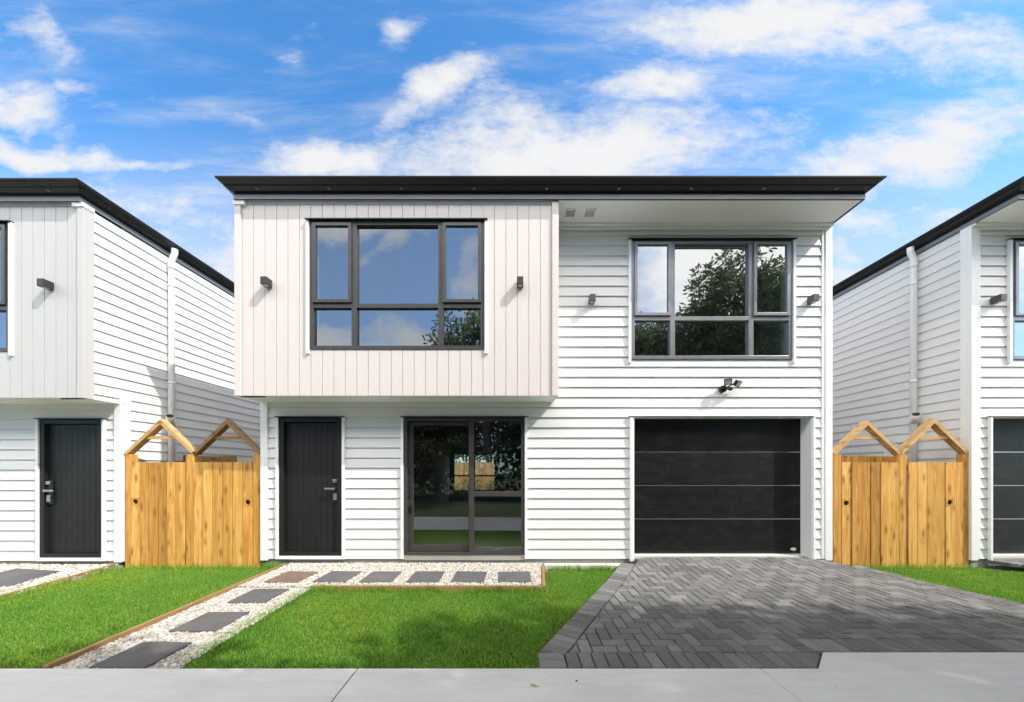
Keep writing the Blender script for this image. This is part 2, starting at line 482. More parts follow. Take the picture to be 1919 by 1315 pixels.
def house(tf, name, label, bay_mat, full=True):
    sx, x0w, z0w = tf
    root = empty(name, (sx*.45+x0w, YW, z0w), label, 'house')
    T = lambda: MB(tf)
    # ---- weatherboard wall
    w = T()
    ops = [SL, FD, (GD[0]-.012, GD[1]+.012, GD[2], GD[3]+.004), RW]
    weatherboards(w, (0, YW+.024, 0), (1, 0, 0), (0, -1, 0), XL+.10, XR-.10, ZBASE, ZS, ops+[(XL, XB-.03, ZBAY+.03, ZS+1)])
    side_l = [(YB+.02-YW, ZBAY, ZS)]
    weatherboards(w, (XL+.024, YW, 0), (0, 1, 0), (-1, 0, 0), YB-YW+.08, YEND-YW, ZBAY, ZS-.03)
    weatherboards(w, (XL+.024, YW, 0), (0, 1, 0), (-1, 0, 0), .10, YEND-YW, ZBASE, ZBAY)
    weatherboards(w, (XR-.024, YW, 0), (0, 1, 0), (1, 0, 0), .10, YEND-YW, ZBASE, ZS-.03)
    weatherboards(w, (XB-.024, YW, 0), (0, 1, 0), (1, 0, 0), YB-YW+.05, -.002, ZBAY, ZS-.03)
    backing(w, XL+.03, XR-.03, ZBASE+.01, ZS, YW+.036, YW+.056, ops+[(-3.5, .45, 2.6, 5.0)])
    for xx in (XL+.036, XR-.056): w.box(xx, xx+.02, YW+.056, YEND, ZBASE+.01, ZS)
    rear = (-2.63, -.84, .49, 2.09)
    backing(w, XL+.03, XR-.03, ZBASE, ZS, YEND-.02, YEND, [rear])
    w.build('wall', M['white'], root, root)
    # ---- bay
    b = T()
    n = 27; wd = (XB-.085-(XL+.07))/n
    for i in range(n):
        xa = XL+.07+i*wd + .0035; xb = XL+.07+(i+1)*wd - .0035
        backing(b, xa, xb, ZBAY, ZS-.03, YB, YB+.02, [BW])
    backing(b, XL+.05, XB-.06, ZBAY+.004, ZS-.02, YB+.0125, YB+.024, [BW])
    b.build('bay_wall', bay_mat, root, root)
    t = T(); t.box(XL+.04, XB-.03, YB-.012, YB+.03, ZS-.038, ZS-.002)
    t.build('bay_head_trim', bay_mat, root, root, bevel=.003)
    for xa, xb in ((XL-.018, XL+.066), (XB-.082, XB+.006)):
        c = T(); c.box(xa, xb, YB-.024, YB+.03, ZBAY-.006, ZS-.004)
        if xa < 0: c.box(XL-.018, XL+.03, YB+.03, YB+.10, ZBAY-.006, ZS-.03)
        else: c.box(XB-.03, XB+.006, YB+.03, YB+.075, ZBAY-.006, ZS-.03)
        c.build('corner_board', bay_mat if full else M['trim'], root, root, bevel=.003)
    c = T(); c.box(XL-.028, XL+.125, YB-.036, YB+.1, ZS-.062, ZS-.004)
    c.build('corner_cap', M['trim'], root, root, bevel=.003)
    s = T(); s.box(XL+.02, XB-.03, YB+.026, YW+.02, ZBAY+.002, ZBAY+.014)
    s.build('bay_soffit', M['soffit'], root, root)
    d = T(); d.box(XL+.03, XL+.36, YB+.03, YB+.052, ZBAY-.012, ZBAY+.001)
    d.build('drip_flashing', M['flash'], root, root)
    # ---- corner boards on the main wall
    for xa, xb, ya, zt in ((XL-.004, XL+.10, YW-.012, ZBAY+.002), (XR-.10, XR+.004, YW-.012, ZS-.004)):
        c = T(); c.box(xa, xb, YW-.014, YW+.03, ZBASE-.022, zt)
        xo, xi = (xa, xa+.034) if xa < 0 else (xb-.034, xb)
        ztop = ZBAY+.16 if xa < 0 else ZS-.004
        c.box(xo-.004*(1 if xa < 0 else -1), xi, YW+.03, YW+.12, ZBASE-.022, zt)
        if xa < 0: c.box(XL-.012, XL+.02, YW-.014, YW+.125, zt+.001, ztop)
        c.build('corner_board', M['trim'], root, root, bevel=.003)
    c = T(); c.box(XR-.145, XR-.101, YW-.004, YW+.02, ZBASE, ZS-.075)
    c.build('corner_scriber', M['trim'], root, root, bevel=.002)
    # ---- eaves, gutter, roof
    so = T(); so.box(XB, XR+.0, YF+.02, YW+.02, ZS, ZS+.012); so.box(XL, XB, YF+.02, YB+.05, ZS, ZS+.012)
    so.box(2.314, 2.326, YF+.024, YW, ZS-.003, ZS-.0005)
    so.build('soffit', M['soffit'], root, root)
    sc = T(); sc.box(XB+.002, XR-.004, YW-.055, YW+.0, ZS-.035, ZS-.001); sc.box(XB+.002, XR-.1, YW-.022, YW+.0, ZS-.085, ZS-.036)
    sc.build('eave_trim', M['trim'], root, root, bevel=.006)
    for vx in (.775, 1.055):
        v = T(); v.frame(vx-.075, vx+.075, 0, .001, .0, 0, 0) if False else None
        v.box(vx-.08, vx+.08, 4.795, 4.81, ZS-.012, ZS-.001); v.box(vx-.08, vx+.08, 4.945, 4.96, ZS-.012, ZS-.001)
        v.box(vx-.08, vx-.066, 4.81, 4.945, ZS-.012, ZS-.001); v.box(vx+.066, vx+.08, 4.81, 4.945, ZS-.012, ZS-.001)
        for k in range(9): v.box(vx-.066, vx+.066, 4.815+k*.0145, 4.8185+k*.0145, ZS-.010, ZS-.002)
        for k in (-.022, .022): v.box(vx+k-.002, vx+k+.002, 4.811, 4.944, ZS-.0115, ZS-.0098)
        vo = v.build('soffit_vent', M['soffit'], root, root)
        bk = T(); bk.box(vx-.066, vx+.066, 4.81, 4.945, ZS-.0019, ZS-.0009); bk.build('vent_mesh', M['hole'], vo, root)
    def ring(prof, nm, mat):
        r = T(); k = len(prof)
        for (o, z) in prof:
            r.v += [(XL-o, YF-o, z), (XR+o, YF-o, z), (XR+o, YEND+.3+o, z), (XL-o, YEND+.3+o, z)]
        for i in range(k):
            j = (i+1) % k
            for q in range(4):
                q2 = (q+1) % 4
                r.f.append((i*4+q, i*4+q2, j*4+q2, j*4+q))
        return r.build(nm, mat, root, root)
    ring([(0, ZS-.004), (0, 5.245), (-.022, 5.245), (-.022, ZS-.004)], 'fascia', M['black_metal'])
    ring([(.006, ZS-.006), (.006, ZS+.052), (.0015, ZS+.052), (.0015, ZS-.006)], 'fascia_edge', M['fascia_edge'])
    gut = ring([(.002, 5.155), (.030, 5.160), (.072, 5.190), (.078, 5.200), (.073, 5.204), (.120, 5.236), (.142, 5.246), (.145, 5.262),
          (.135, 5.264), (.125, 5.25), (.075, 5.215), (.025, 5.175), (.002, 5.17)], 'gutter', M['black_metal'])
    for k in range(9):
        bx = XL+.35+k*.97
        bk = T(); bk.box(bx-.02, bx+.02, YF-.062, YF-.035, 5.164, 5.168)
        bk.build('gutter_bracket', M['frame_light'], gut, root)
    rf = T()
    o, zz, h = .09, 5.255, .75
    A = [(XL-o, YF-o, zz), (XR+o, YF-o, zz), (XR+o, YEND+.3+o, zz), (XL-o, YEND+.3+o, zz)]
    cx = (XL+XR)/2
    R0, R1 = (cx, YF+4.2, zz+h), (cx, YEND-3.9, zz+h)
    rf.face([A[0], A[1], R0]); rf.face([A[1], A[2], R1, R0]); rf.face([A[2], A[3], R1]); rf.face([A[3], A[0], R0, R1])
    rf.face([A[3], A[2], A[1], A[0]])
    rf.build('roof', M['black_metal'], root, root)
    # ---- downpipes
    for sgn, xw in ((-1, XL), (1, XR)):
        p = T(); px = xw+sgn*.065
        p.tube([(px, 5.80, -.12), (px, 5.80, 4.86), (px, 5.80, 4.97), (px+sgn*.02, 5.80, 5.03), (px+sgn*.05, 5.80, 5.09), (px+sgn*.055, 5.80, 5.17)], .044, 18)
        for z in (.9, 2.9, 4.55): p.tube([(px, 5.80, z-.02), (px, 5.80, z+.02)], .049, 18)
        p.tube([(px, 5.80, 4.83), (px, 5.80, 4.90)], .05, 18)
        p.tube([(px, 5.80, 2.18), (px, 5.80, 2.30)], .051, 18)
        p.tube([(px, 5.78, 2.20), (px+sgn*.045, 5.735, 2.27), (px+sgn*.075, 5.70, 2.325)], [.045, .050, .056], 18)
        dp = p.build('downpipe', M['pvc'], root, root, smooth=False)
        dp.data.polygons.foreach_set('use_smooth', [len(q.vertices) == 4 for q in dp.data.polygons])
        hcap = T(); e = Vector((px+sgn*.075, 5.70, 2.325)); dr = Vector((sgn*.03, -.035, .055)).normalized()
        hcap.tube([e+dr*.0005, e+dr*.003], .049, 18)  # dark disc over the stub's mouth stands for the shade inside
        hcap.build('overflow_dark_disc', M['hole'], dp, root)
    # ---- footing
    f = T(); f.box(XL+.05, XR-.05, YW+.030, YW+.2, -.2, ZBASE+.004)
    f.box(XL+.05, XL+.25, YW+.2, YEND, -.2, ZBASE+.004); f.box(XR-.25, XR-.05, YW+.2, YEND, -.2, ZBASE+.004)
    f.build('foundation', M['footing'], root, root)
    # ---- rooms seen through the glass
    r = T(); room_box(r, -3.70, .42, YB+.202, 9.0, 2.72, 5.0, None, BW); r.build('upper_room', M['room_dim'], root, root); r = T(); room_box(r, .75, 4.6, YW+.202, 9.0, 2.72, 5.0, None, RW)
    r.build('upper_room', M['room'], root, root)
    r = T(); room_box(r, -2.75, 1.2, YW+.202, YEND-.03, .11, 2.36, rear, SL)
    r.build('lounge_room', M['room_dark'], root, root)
    if full:
        rw = T(); rw.frame(rear[0], rear[1], rear[2], rear[3], .06, YEND-.03, YEND+.02)
        rw.box(rear[0]+.06, rear[1]-.06, YEND-.028, YEND+.018, 1.12, 1.18); rw.box(-1.77, -1.71, YEND-.026, YEND+.016, rear[2]+.06, 1.12); rw.box(-1.77, -1.71, YEND-.026, YEND+.016, 1.18, rear[3]-.06)
        rw.build('rear_window', M['frame'], root, root)
    # ---- windows
    window_unit(tf, root, BW, YB, (-2.213, -1.030), 3.643, M['frame'], M['glass_blue'])
    window_unit(tf, root, RW, YW, (2.344, 3.520), 3.666, M['frame_light'], M['glass'])
    # ---- sliding door
    x0, x1, z0, z1 = SL; xm = -.664
    fr = T(); fr.frame(x0, x1, z0, z1, .050, YW-.012, YW+.11, .03, .045)
    fr.box(xm-.035, xm+.035, YW-.010, YW+.05, z0+.03, z1-.045)
    fr.box(xm+.035, x1-.05, YW-.008, YW+.05, 1.000, 1.075)
    fr.box(xm+.035, x1-.05, YW-.006, YW+.05, z0+.03, z0+.062)
    sd = fr.build('sliding_door', M['frame'], root, root, bevel=.0025)
    lf = T(); lf.frame(x0+.05, xm+.02, z0+.034, z1-.05, .075, YW+.055, YW+.095, .10, .055)
    lf.build('sliding_leaf', M['frame'], sd, root, bevel=.0025)
    g = T()
    g.box(x0+.12, xm-.05, YW+.073, YW+.078, z0+.13, z1-.10)
    g.box(xm+.03, x1-.045, YW+.022, YW+.027, 1.07, z1-.04)
    g.box(xm+.03, x1-.045, YW+.022, YW+.027, z0+.058, 1.005)
    g.build('pane', M['glass_clear'], sd, root)
    hd = T(); hx = x0+.085
    hd.tube([(hx, YW+.055, .98), (hx, YW+.018, 1.0), (hx, YW+.015, 1.25), (hx, YW+.055, 1.28)], .010, 10)
    hd.box(hx-.016, hx+.016, YW+.045, YW+.056, .74, .86); hd.box(hx-.02, hx+.02, YW+.030, YW+.056, .79, .83)
    hd.build('pull_handle', M['black_plastic'], sd, root)
    fl = T(); fl.box(x0-.045, x1+.045, YW-.05, YW+.02, z1+.006, z1+.016); fl.build('head_flashing', M['flash'], sd, root)
    for a, bb in ((x0-.042, x0-.003), (x1+.003, x1+.042)):
        t = T(); t.box(a, bb, YW-.028, YW+.01, ZBASE+.004, z1+.004); t.build('side_trim', M['trim'], sd, root, bevel=.002)
    t = T(); t.box(x0-.003, x1+.003, YW+.0, YW+.05, ZBASE-.02, z0-.002); t.build('sill', M['footing'], sd, root)
    # ---- front door
    x0, x1, z0, z1 = FD
    lf = T(); n = 9; a0, a1 = x0+.074, x1-.066
    for i in range(n):
        xa = a0+(a1-a0)*i/n; xb = a0+(a1-a0)*(i+1)/n
        lf.box(xa+.002, xb-.002, YW+.040, YW+.08, z0+.06, z1-.07)
    lf.box(a0, a1, YW+.0435, YW+.075, z0+.058, z1-.068)
    door = lf.build('front_door', M['door'], root, root)
    fr = T(); fr.frame(x0, x1, z0, z1, .068, YW-.010, YW+.10, .055, .062)
    fr.build('door_frame', M['frame'] if False else M['door'], door, root, bevel=.003)
    fl = T(); fl.box(x0-.04, x1+.04, YW-.05, YW+.02, z1+.006, z1+.017); fl.build('head_flashing', M['flash'], door, root)
    for a, bb in ((x0-.040, x0-.003), (x1+.003, x1+.040)):
        t = T(); t.box(a, bb, YW-.028, YW+.01, ZBASE-.0, z1+.004); t.build('side_trim', M['trim'], door, root, bevel=.002)
    t = T(); t.box(x0-.003, x1+.003, YW-.03, YW+.1, ZBASE, z0-.002); t.build('sill', M['trim'], door, root, bevel=.003)
    hx = x1-.115
    pl = T(); pl.box(hx-.040, hx+.038, YW+.014, YW+.040, .905, 1.265)
    lock = pl.build('door_lock', M['black_plastic'], door, root, bevel=.006)
    kp = T(); kp.box(hx-.026, hx+.032, YW+.004, YW+.0135, .945, 1.045); lc = T(); lc.box(hx-.030, hx+.034, YW-.004, YW+.0135, 1.205, 1.25); lc.build('lock_cap', M['silver'], door, root, bevel=.003)
    for i in range(3):
        for j in range(3): kp.box(hx-.016+.015*i, hx-.008+.015*i, YW+.0015, YW+.0045, .958+.025*j, .972+.025*j)
    kp.build('keypad', M['silver'], door, root, bevel=.003)
    lv = T(); lv.box(hx-.130, hx+.020, YW-.045, YW-.027, 1.098, 1.128); lv.box(hx-.012, hx+.012, YW-.027, YW+.014, 1.100, 1.126)
    lv.build('lever_handle', M['silver'], door, root, bevel=.003)
    # ---- garage door
    x0, x1, z0, z1 = GD; yg = YW+.185
    gd = T(); zz = [.118, .636, 1.155, 1.674, 2.21]
    for a, bb in zip(zz, zz[1:]): gd.box(x0-.02, x1+.02, yg, yg+.04, a+.006, bb-.006)
    gdo = gd.build('garage_door', M['garage'], root, root, bevel=.004)
    for z in zz[1:4]:
        st = T(); st.box(x0-.02, x1+.02, yg-.002, yg+.03, z-.005, z+.005); st.build('joint_glint', M['silver'], gdo, root)  # bright steel strip put in to stand for the joint's glint
    rs = T(); rs.box(x0-.02, x1+.02, yg+.004, yg+.03, .095, .123); rs.build('bottom_seal', M['black_plastic'], gdo, root)
    jb = T()
    jb.box(x0-.018, x0+.0, YW-.016, yg-.001, ZBASE-.09, z1); jb.box(x1, x1+.018, YW-.016, yg-.001, ZBASE-.09, z1)
    jb.box(x0-.018, x1+.018, YW-.016, yg-.001, z1+.0005, z1+.012)
    jb.build('garage_jamb', M['trim'], gdo, root, bevel=.002)
    for a, bb in ((x0-.066, x0-.0185), (x1+.0185, x1+.05)):
        t = T(); t.box(a, bb, YW-.030, YW+.01, ZBASE-.08, z1-.003); t.build('side_trim', M['trim'], gdo, root, bevel=.002)
    t = T(); t.box(x0-.075, x1+.06, YW-.042, YW+.0, z1+.0135, z1+.022); t.build('head_flashing', M['trim'], gdo, root)
    t = T(); t.box(x0-.0, x1+.0, YW+.05, yg+.12, -.1, .096); t.build('sill', M['kerb'], gdo, root)
    bd = T(); bd.tube([(x1-.11, yg-.003, .168), (x1-.11, yg-.0005, .168)], 1, 24)
    b0 = len(bd.v); bd.v = [((x-(x1-.11))*.046+(x1-.11), y, (z-.168)*.024+.168) for x, y, z in bd.v]
    bdo = bd.build('badge', M['pvc'], gdo, root)
    return root

TF_MAIN = (1, 0.0, 0.0)
TF_LEFT = (-1, XL*2 - 2.095, -.028)     # mirrored copy across the left gap
TF_RIGHT = (-1, XR*2 + 2.086, 0.0)
house(TF_MAIN, 'house', 'white weatherboard two-storey house with blush-toned overhanging upper bay, between the two timber gates', M['bay'])
house(TF_LEFT, 'house', 'white weatherboard house with cool grey upper bay and a brightly sunlit side wall', M['bay_grey'], True)
house(TF_RIGHT, 'house', 'white weatherboard house with shaded side wall and only its garage corner showing', M['bay_grey'], True)

# concrete strip in front of the footing, garage threshold
k = MB(); k.box(.42, 1.62, 5.02, 5.145, -.12, -.004); 
tag(k.build('concrete_strip', M['kerb'], bevel=.006), 'narrow pale concrete strip between lawn and wall beside the garage', 'concrete strip')

# ------------------------------------------------------------------ wall lamps
def lamp_proto(mat):
    r = empty('wall_lamp', (0, 0, 0))
    b = MB(); b.box(-.043, .043, -.115, -.006, -.048, .052)
    b.build('lamp_body', mat, r, bevel=.003)
    p = MB(); p.box(-.036, .036, -.0058, .012, -.04, .044); p.build('back_plate', mat, r)
    l = MB(); l.box(-.028, .028, -.097, -.03, -.0496, -.0482); l.build('lens', M['lens'], r)
    return r
LG = 'box wall lamps on the house fronts'
lp = lamp_proto(M['lamp_dark']); lp.location = (-3.375, YB, 3.932)
tag(lp, 'dark box lamp left of the window on the blush-toned bay', 'wall lamp', LG)
q = copy_tree(lp); q.location = (.055, YB, 3.932); tag(q, 'dark box lamp right of the window on the blush-toned bay')
q = copy_tree(lp); q.location = (TF_LEFT[1]+3.375, YB, 3.905); tag(q, 'dark box lamp on the cool grey bay of the neighbouring house')
lp2 = lamp_proto(M['lamp_sunlit']); lp2.location = (1.125, YW-.008, 3.925)
tag(lp2, 'box lamp in sun-lightened tone on weatherboards between the bay and the reflective window', 'wall lamp', LG)
q = copy_tree(lp2); q.location = (4.40, YW-.008, 3.925); tag(q, 'box lamp in sun-lightened tone on weatherboards above and right of the garage, by the corner board')
q = copy_tree(lp2); q.location = (TF_RIGHT[1]-4.40, YW-.008, 3.925); tag(q, 'box lamp on the house with the shaded side wall, beside its cropped window')

# twin floodlight above the garage
fl = empty('floodlight', (3.09, YW-.006, 2.606), 'black twin-head floodlight with motion sensor above the garage door', 'floodlight')
b = MB(); b.tube([(0, .012, 0), (0, -.03, 0), (0, -.04, 0)], [.052, .052, .04], 20); b.build('base', M['black_plastic'], fl)
def flood_head(c, d, up):
    c = Vector(c); d = Vector(d).normalized(); s = d.cross(Vector(up)).normalized(); u = s.cross(d)
    h = MB(); h.obox(c, s*.052, d*.022, u*.043)
    for kk in range(-3, 4): h.obox(c - d*.028 + s*(kk*.013), s*.003, d*.008, u*.034)
    ho = h.build('lamp_head', M['lamp_dark'], fl, bevel=.004)
    e = MB(); e.obox(c+d*.0232, s*.042, d*.001, u*.033); e.build('lens', M['lens'], ho)
flood_head((.165, -.10, .062), (.35, -.72, -.62), (0, 0, 1))
flood_head((.015, -.115, .082), (-.45, -.70, -.55), (0, 0, 1))
a = MB(); a.tube([(.0, -.035, .0), (.06, -.07, .03), (.125, -.085, .062)], .010, 8); a.tube([(0, -.035, .0), (.008, -.07, .04), (.012, -.09, .07)], .010, 8)
a.build('arm', M['black_plastic'], fl)
a = MB(); a.ellipsoid((.075, -.075, -.012), (.032, .034, .030)); a.tube([(.0, -.035, -.005), (.05, -.06, -.01)], .014, 8)
a.build('motion_sensor', M['black_plastic'], fl, smooth=True)

# ------------------------------------------------------------------ timber bin screens between the houses
def hole_paling(mb, x0, x1, y0, y1, z0, z1, hx, hz, r):
    h = (x1-x0)/2
    mb.box(x0, x1, y0, y1, z0, hz-h); mb.box(x0, x1, y0, y1, hz+h, z1)
    cx = (x0+x1)/2; n = 24
    def sq(a):
        c, s = math.cos(a), math.sin(a); k = h/max(abs(c), abs(s)); return (cx+c*k, hz+s*k)
    b = len(mb.v)
    for i in range(n):
        a = 2*math.pi*i/n + math.pi/n*0
        ox, oz = sq(a); ix, iz = hx+r*math.cos(a), hz+r*math.sin(a)
        mb.v += [(ox, y0, oz), (ix, y0, iz), (ix, y1, iz), (ox, y1, oz)]
    for i in range(n):
        j = (i+1) % n; p = b+i*4; q = b+j*4
        mb.f += [(p, q, q+1, p+1), (p+1, q+1, q+2, p+2), (p+2, q+2, q+3, p+3), (p+3, q+3, q, p)]

def bin_screen(name, label, posts, panels, peaks, holes, rear, raft):
    Y = 5.14; zt = 1.633
    root = empty(name, ((posts[0][0]+posts[-1][1])/2, Y, -.1), label, 'timber gate', 'timber gates between the houses')
    for x0, x1 in posts:
        m = MB(); m.box(x0, x1, Y, Y+.09, -.25, zt); m.build('post', M['pine'], root, root, bevel=.003)
    for (x0, x1, pt), (hx, hz, hi) in zip(panels, holes):
        m = MB(); n = 6; w = (x1-x0)/n
        for i in range(n):
            a, b = x0+i*w+.005, x0+(i+1)*w-.005
            dy = rnd.uniform(-.008, .008); zt2 = pt+rnd.uniform(-.004, .004); zb = -.088+rnd.uniform(-.006, .006)
            if i == hi: hole_paling(m, a, b, Y+.022+dy-.03, Y+.04+dy-.03, zb, zt2, (a+b)/2 + (0.0), hz, .040)
            else: m.box(a, b, Y-.008+dy, Y+.010+dy, zb, zt2)
        g = m.build('gate_leaf', M['pine'], root, root)
        r = MB()
        for z in (.12, .72, 1.38): r.box(x0+.01, x1-.01, Y+.016, Y+.06, z, z+.09)
        r.build('rail', M['pine_brown'], g, root)  # brown pine here stands for shade in the gaps between palings
        cv = MB(); cv.box(x0+.01, x1-.01, Y+.062, Y+.070, -.05, pt-.06); cv.build('backing_sheet', M['flash'], g, root) if False else None
        bk = MB(); bk.box(hx-.06, hx+.06, Y+.05, Y+.06, hz-.06, hz+.06); bk.build('hole_dark_back', M['pine_brown'], g, root)  # block added behind the hole so it reads dark like the shade there
    for i, (xa, xp, xb, zp) in enumerate(peaks):
        d = .10
        for (p, q, mt) in (((xa+.02, zt-.005), (xp, zp-.03), raft[i][0]), ((xb-.02, zt-.005), (xp, zp-.03), raft[i][1])):
            m = MB(); sg = 1 if p[0] < q[0] else -1
            P = Vector((p[0], Y+.045, p[1])); Q = Vector((q[0], Y+.045, q[1])); t = (Q-P).normalized()
            up = Vector((-t.z, 0, t.x)) if sg > 0 else Vector((t.z, 0, -t.x))
            k = .058
            # plumb cut at the peak, level cut at the post
            m.hexa([P-Vector((0,d/2,0)), Q-Vector((0,d/2,0)), Q+Vector((0,d/2,0)), P+Vector((0,d/2,0)),
                    P+Vector((-.042*sg,0,k*.35))-Vector((0,d/2,0)), Q+Vector((0,0,k*1.35))-Vector((0,d/2,0)), Q+Vector((0,0,k*1.35))+Vector((0,d/2,0)), P+Vector((-.042*sg,0,k*.35))+Vector((0,d/2,0))])
            m.build('rafter', M[mt], root, root)
        zc = 1.885; fr = (zp-.03-zc)/(zp-.03-zt)
        m = MB(); m.box(xp-(xp-xa)*fr-.01, xp+(xb-xp)*fr+.01, Y+.02, Y+.066, zc-.022, zc+.024)
        m.build('collar_tie', M[raft[i][2]], root, root)
    for (x0, x1) in rear:
        m = MB(); n = 6; w = (x1-x0)/n
        for i in range(n): m.box(x0+i*w+.003, x0+(i+1)*w-.003, Y+.84+rnd.uniform(-.003, .003), Y+.858, -.1, 1.64+rnd.uniform(-.008, .008))
        m.box(x0-.05, x0+.04, Y+.862, Y+.95, -.2, 1.66); m.box(x0, x1, Y+.80, Y+.838, 1.40, 1.49)
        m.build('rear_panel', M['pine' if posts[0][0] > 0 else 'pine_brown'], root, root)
    return root
bin_screen('timber_gate', 'pair of gabled timber gates between two dark front doors, its inner gable weathered brown',
           [(-5.88, -5.785), (-4.968, -4.858), (-3.956, -3.852)], [(-5.79, -4.972, 1.512), (-4.854, -3.960, 1.515)],
           [(-5.88, -5.352, -4.838, 2.115), (-4.852, -4.353, -3.855, 2.115)], [(-5.655, .92, 0), (-4.11, .911, 5)], [(-5.80, -4.90)],
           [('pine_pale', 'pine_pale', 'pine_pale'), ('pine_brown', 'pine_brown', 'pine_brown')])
bin_screen('timber_gate', 'pair of gabled timber gates standing by the paved driveway, right of the garage',
           [(4.782, 4.896), (5.772, 5.885), (6.737, 6.814)], [(4.902, 5.766, 1.512), (5.892, 6.730, 1.515)],
           [(4.785, 5.293, 5.785), (5.80, 6.296, 6.81)] and [(4.785, 5.293, 5.785, 2.10), (5.80, 6.296, 6.81, 2.13)], [(5.048, .90, 0), (6.606, .91, 4)], [(5.70, 6.62)],
           [('pine_pale',)*3, ('pine_pale',)*3])
ub = empty('utility_box', (6.72, 6.05, 1.3), 'small white box fixed to the shaded side wall behind the timber gate', 'utility box')
m = MB(); m.box(6.63, 6.795, 5.96, 6.16, 1.25, 1.865); m.build('box_body', M['pvc'], ub, ub, bevel=.008)
m = MB(); m.box(6.622, 6.80, 5.945, 6.165, 1.866, 1.884); m.build('box_lid', M['pvc'], ub, ub, bevel=.004)

# ------------------------------------------------------------------ ground, footpath, driveway
def lawn_z(x, y):
    t = (y-2.41)/2.75
    return -.030 - .055*min(max(t, 0), 1.3)
g = MB(); g.box(-120, 120, -120, 120, -.5, -.16)
tag(g.build('ground', M['ground']), kind='structure')
fp = MB()
gaps = [-60, -36, -20.995, -15.315, -9.635, -6.795, -3.955, -1.115, 1.725, 4.565, 7.405, 10.245, 15.9, 30, 60]
for a, b in zip(gaps, gaps[1:]):
    a += .004; b -= .004
    if a < 2 < b: fp.prism([(a, .22), (b, .22), (b, 2.622), (2.355, 2.622), (2.132, 2.408), (a, 2.408)], -.15, 0)
    elif a > 2: fp.prism([(a, .22), (b, .22), (b, 2.622), (a, 2.622)], -.15, 0)
    else: fp.prism([(a, .22), (b, .22), (b, 2.408), (a, 2.408)], -.15, 0)
tag(fp.build('footpath', M['path'], bevel=.004), kind='structure')
fb = MB(); fb.box(-60, 60, .225, 2.40, -.155, -.012); tag(fb.build('footpath_base', M['joint']), kind='structure')

# driveway pavers: herringbone field inside a soldier course
def clip(poly, clipper):
    out = poly
    n = len(clipper)
    for i in range(n):
        ax, ay = clipper[i]; bx, by = clipper[(i+1) % n]
        inside = lambda p: (bx-ax)*(p[1]-ay)-(by-ay)*(p[0]-ax) >= 0
        res = []
        for j in range(len(out)):
            p, q = out[j], out[(j+1) % len(out)]
            ip, iq = inside(p), inside(q)
            if ip: res.append(p)
            if ip != iq:
                dx, dy = q[0]-p[0], q[1]-p[1]
                den = (bx-ax)*dy-(by-ay)*dx
                t = -((bx-ax)*(p[1]-ay)-(by-ay)*(p[0]-ax))/den
                res.append((p[0]+dx*t, p[1]+dy*t))
        out = res
        if len(out) < 3: return []
    return out
def area(p): return abs(sum(p[i][0]*p[(i+1) % len(p)][1]-p[(i+1) % len(p)][0]*p[i][1] for i in range(len(p))))/2
def drive_z(x, y):
    t = min(max((y-4.25)/.95, 0), 1); s = t*t*(3-2*t)
    e = 1-min(1, abs((x-3.09)/1.75))**4 if y > 4.6 else 1
    return .004 + .078*s*(.35+.65*max(e, 0))
def brick(mb, poly, jit=.0026, j=.0046, zf=drive_z):
    if len(poly) < 3 or area(poly) < .0012: return
    cx = sum(p[0] for p in poly)/len(poly); cy = sum(p[1] for p in poly)/len(poly)
    sgn = 1 if sum(poly[i][0]*poly[(i+1) % len(poly)][1]-poly[(i+1) % len(poly)][0]*poly[i][1] for i in range(len(poly))) > 0 else -1
    if sgn < 0: poly = poly[::-1]
    poly = [p for i, p in enumerate(poly) if math.dist(p, poly[i-1]) > .004]
    if len(poly) < 3: return
    def ins(d):
        out = []; k = len(poly)
        for i in range(k):
            a, b, c = poly[i-1], poly[i], poly[(i+1) % k]
            e1 = Vector((b[0]-a[0], b[1]-a[1])).normalized(); e2 = Vector((c[0]-b[0], c[1]-b[1])).normalized()
            n1 = Vector((-e1.y, e1.x)); n2 = Vector((-e2.y, e2.x)); bis = n1+n2
            q = bis*(d/max(.35, bis.dot(n1)))
            out.append((b[0]+q.x, b[1]+q.y))
        return out
    p0, p1 = ins(j), ins(j+.004)
    dz = rnd.uniform(-jit, jit); tx, ty = rnd.uniform(-.012, .012), rnd.uniform(-.012, .012)
    z = lambda x, y, o: zf(x, y)+dz+tx*(x-cx)+ty*(y-cy)+o
    n = len(poly); b = len(mb.v)
    mb.v += [(x, y, z(x, y, -.05)) for x, y in p0] + [(x, y, z(x, y, -.005)) for x, y in p0] + [(x, y, z(x, y, 0)) for x, y in p1]
    for r in (0, n):
        for i in range(n):
            k = (i+1) % n
            mb.f.append((b+r+i, b+r+k, b+r+n+k, b+r+n+i))
    mb.f.append(tuple(b+2*n+i for i in range(n)))
PW = .1
LA, LB = (.192, 2.66), (1.56, 5.045)                # outer left edge
RA, RB = (5.60, 2.40), (4.93, 4.985)                # outer right edge
dv = MB()
lv = Vector((LB[0]-LA[0], LB[1]-LA[1])); LL = lv.length; lv.normalize(); ln = Vector((lv.y, -lv.x))
rv = Vector((RB[0]-RA[0], RB[1]-RA[1])); RL = rv.length; rv.normalize(); rn = Vector((-rv.y, rv.x))
fieldL = [(LA[0]+ln.x*.2, LA[1]+ln.y*.2), (LB[0]+ln.x*.2, LB[1]+ln.y*.2)]
fieldR = [(RA[0]+rn.x*.2, RA[1]+rn.y*.2), (RB[0]+rn.x*.2, RB[1]+rn.y*.2)]
yb = 5.30
def online(p, d, y): return (p[0]+d.x*(y-p[1])/d.y, y)
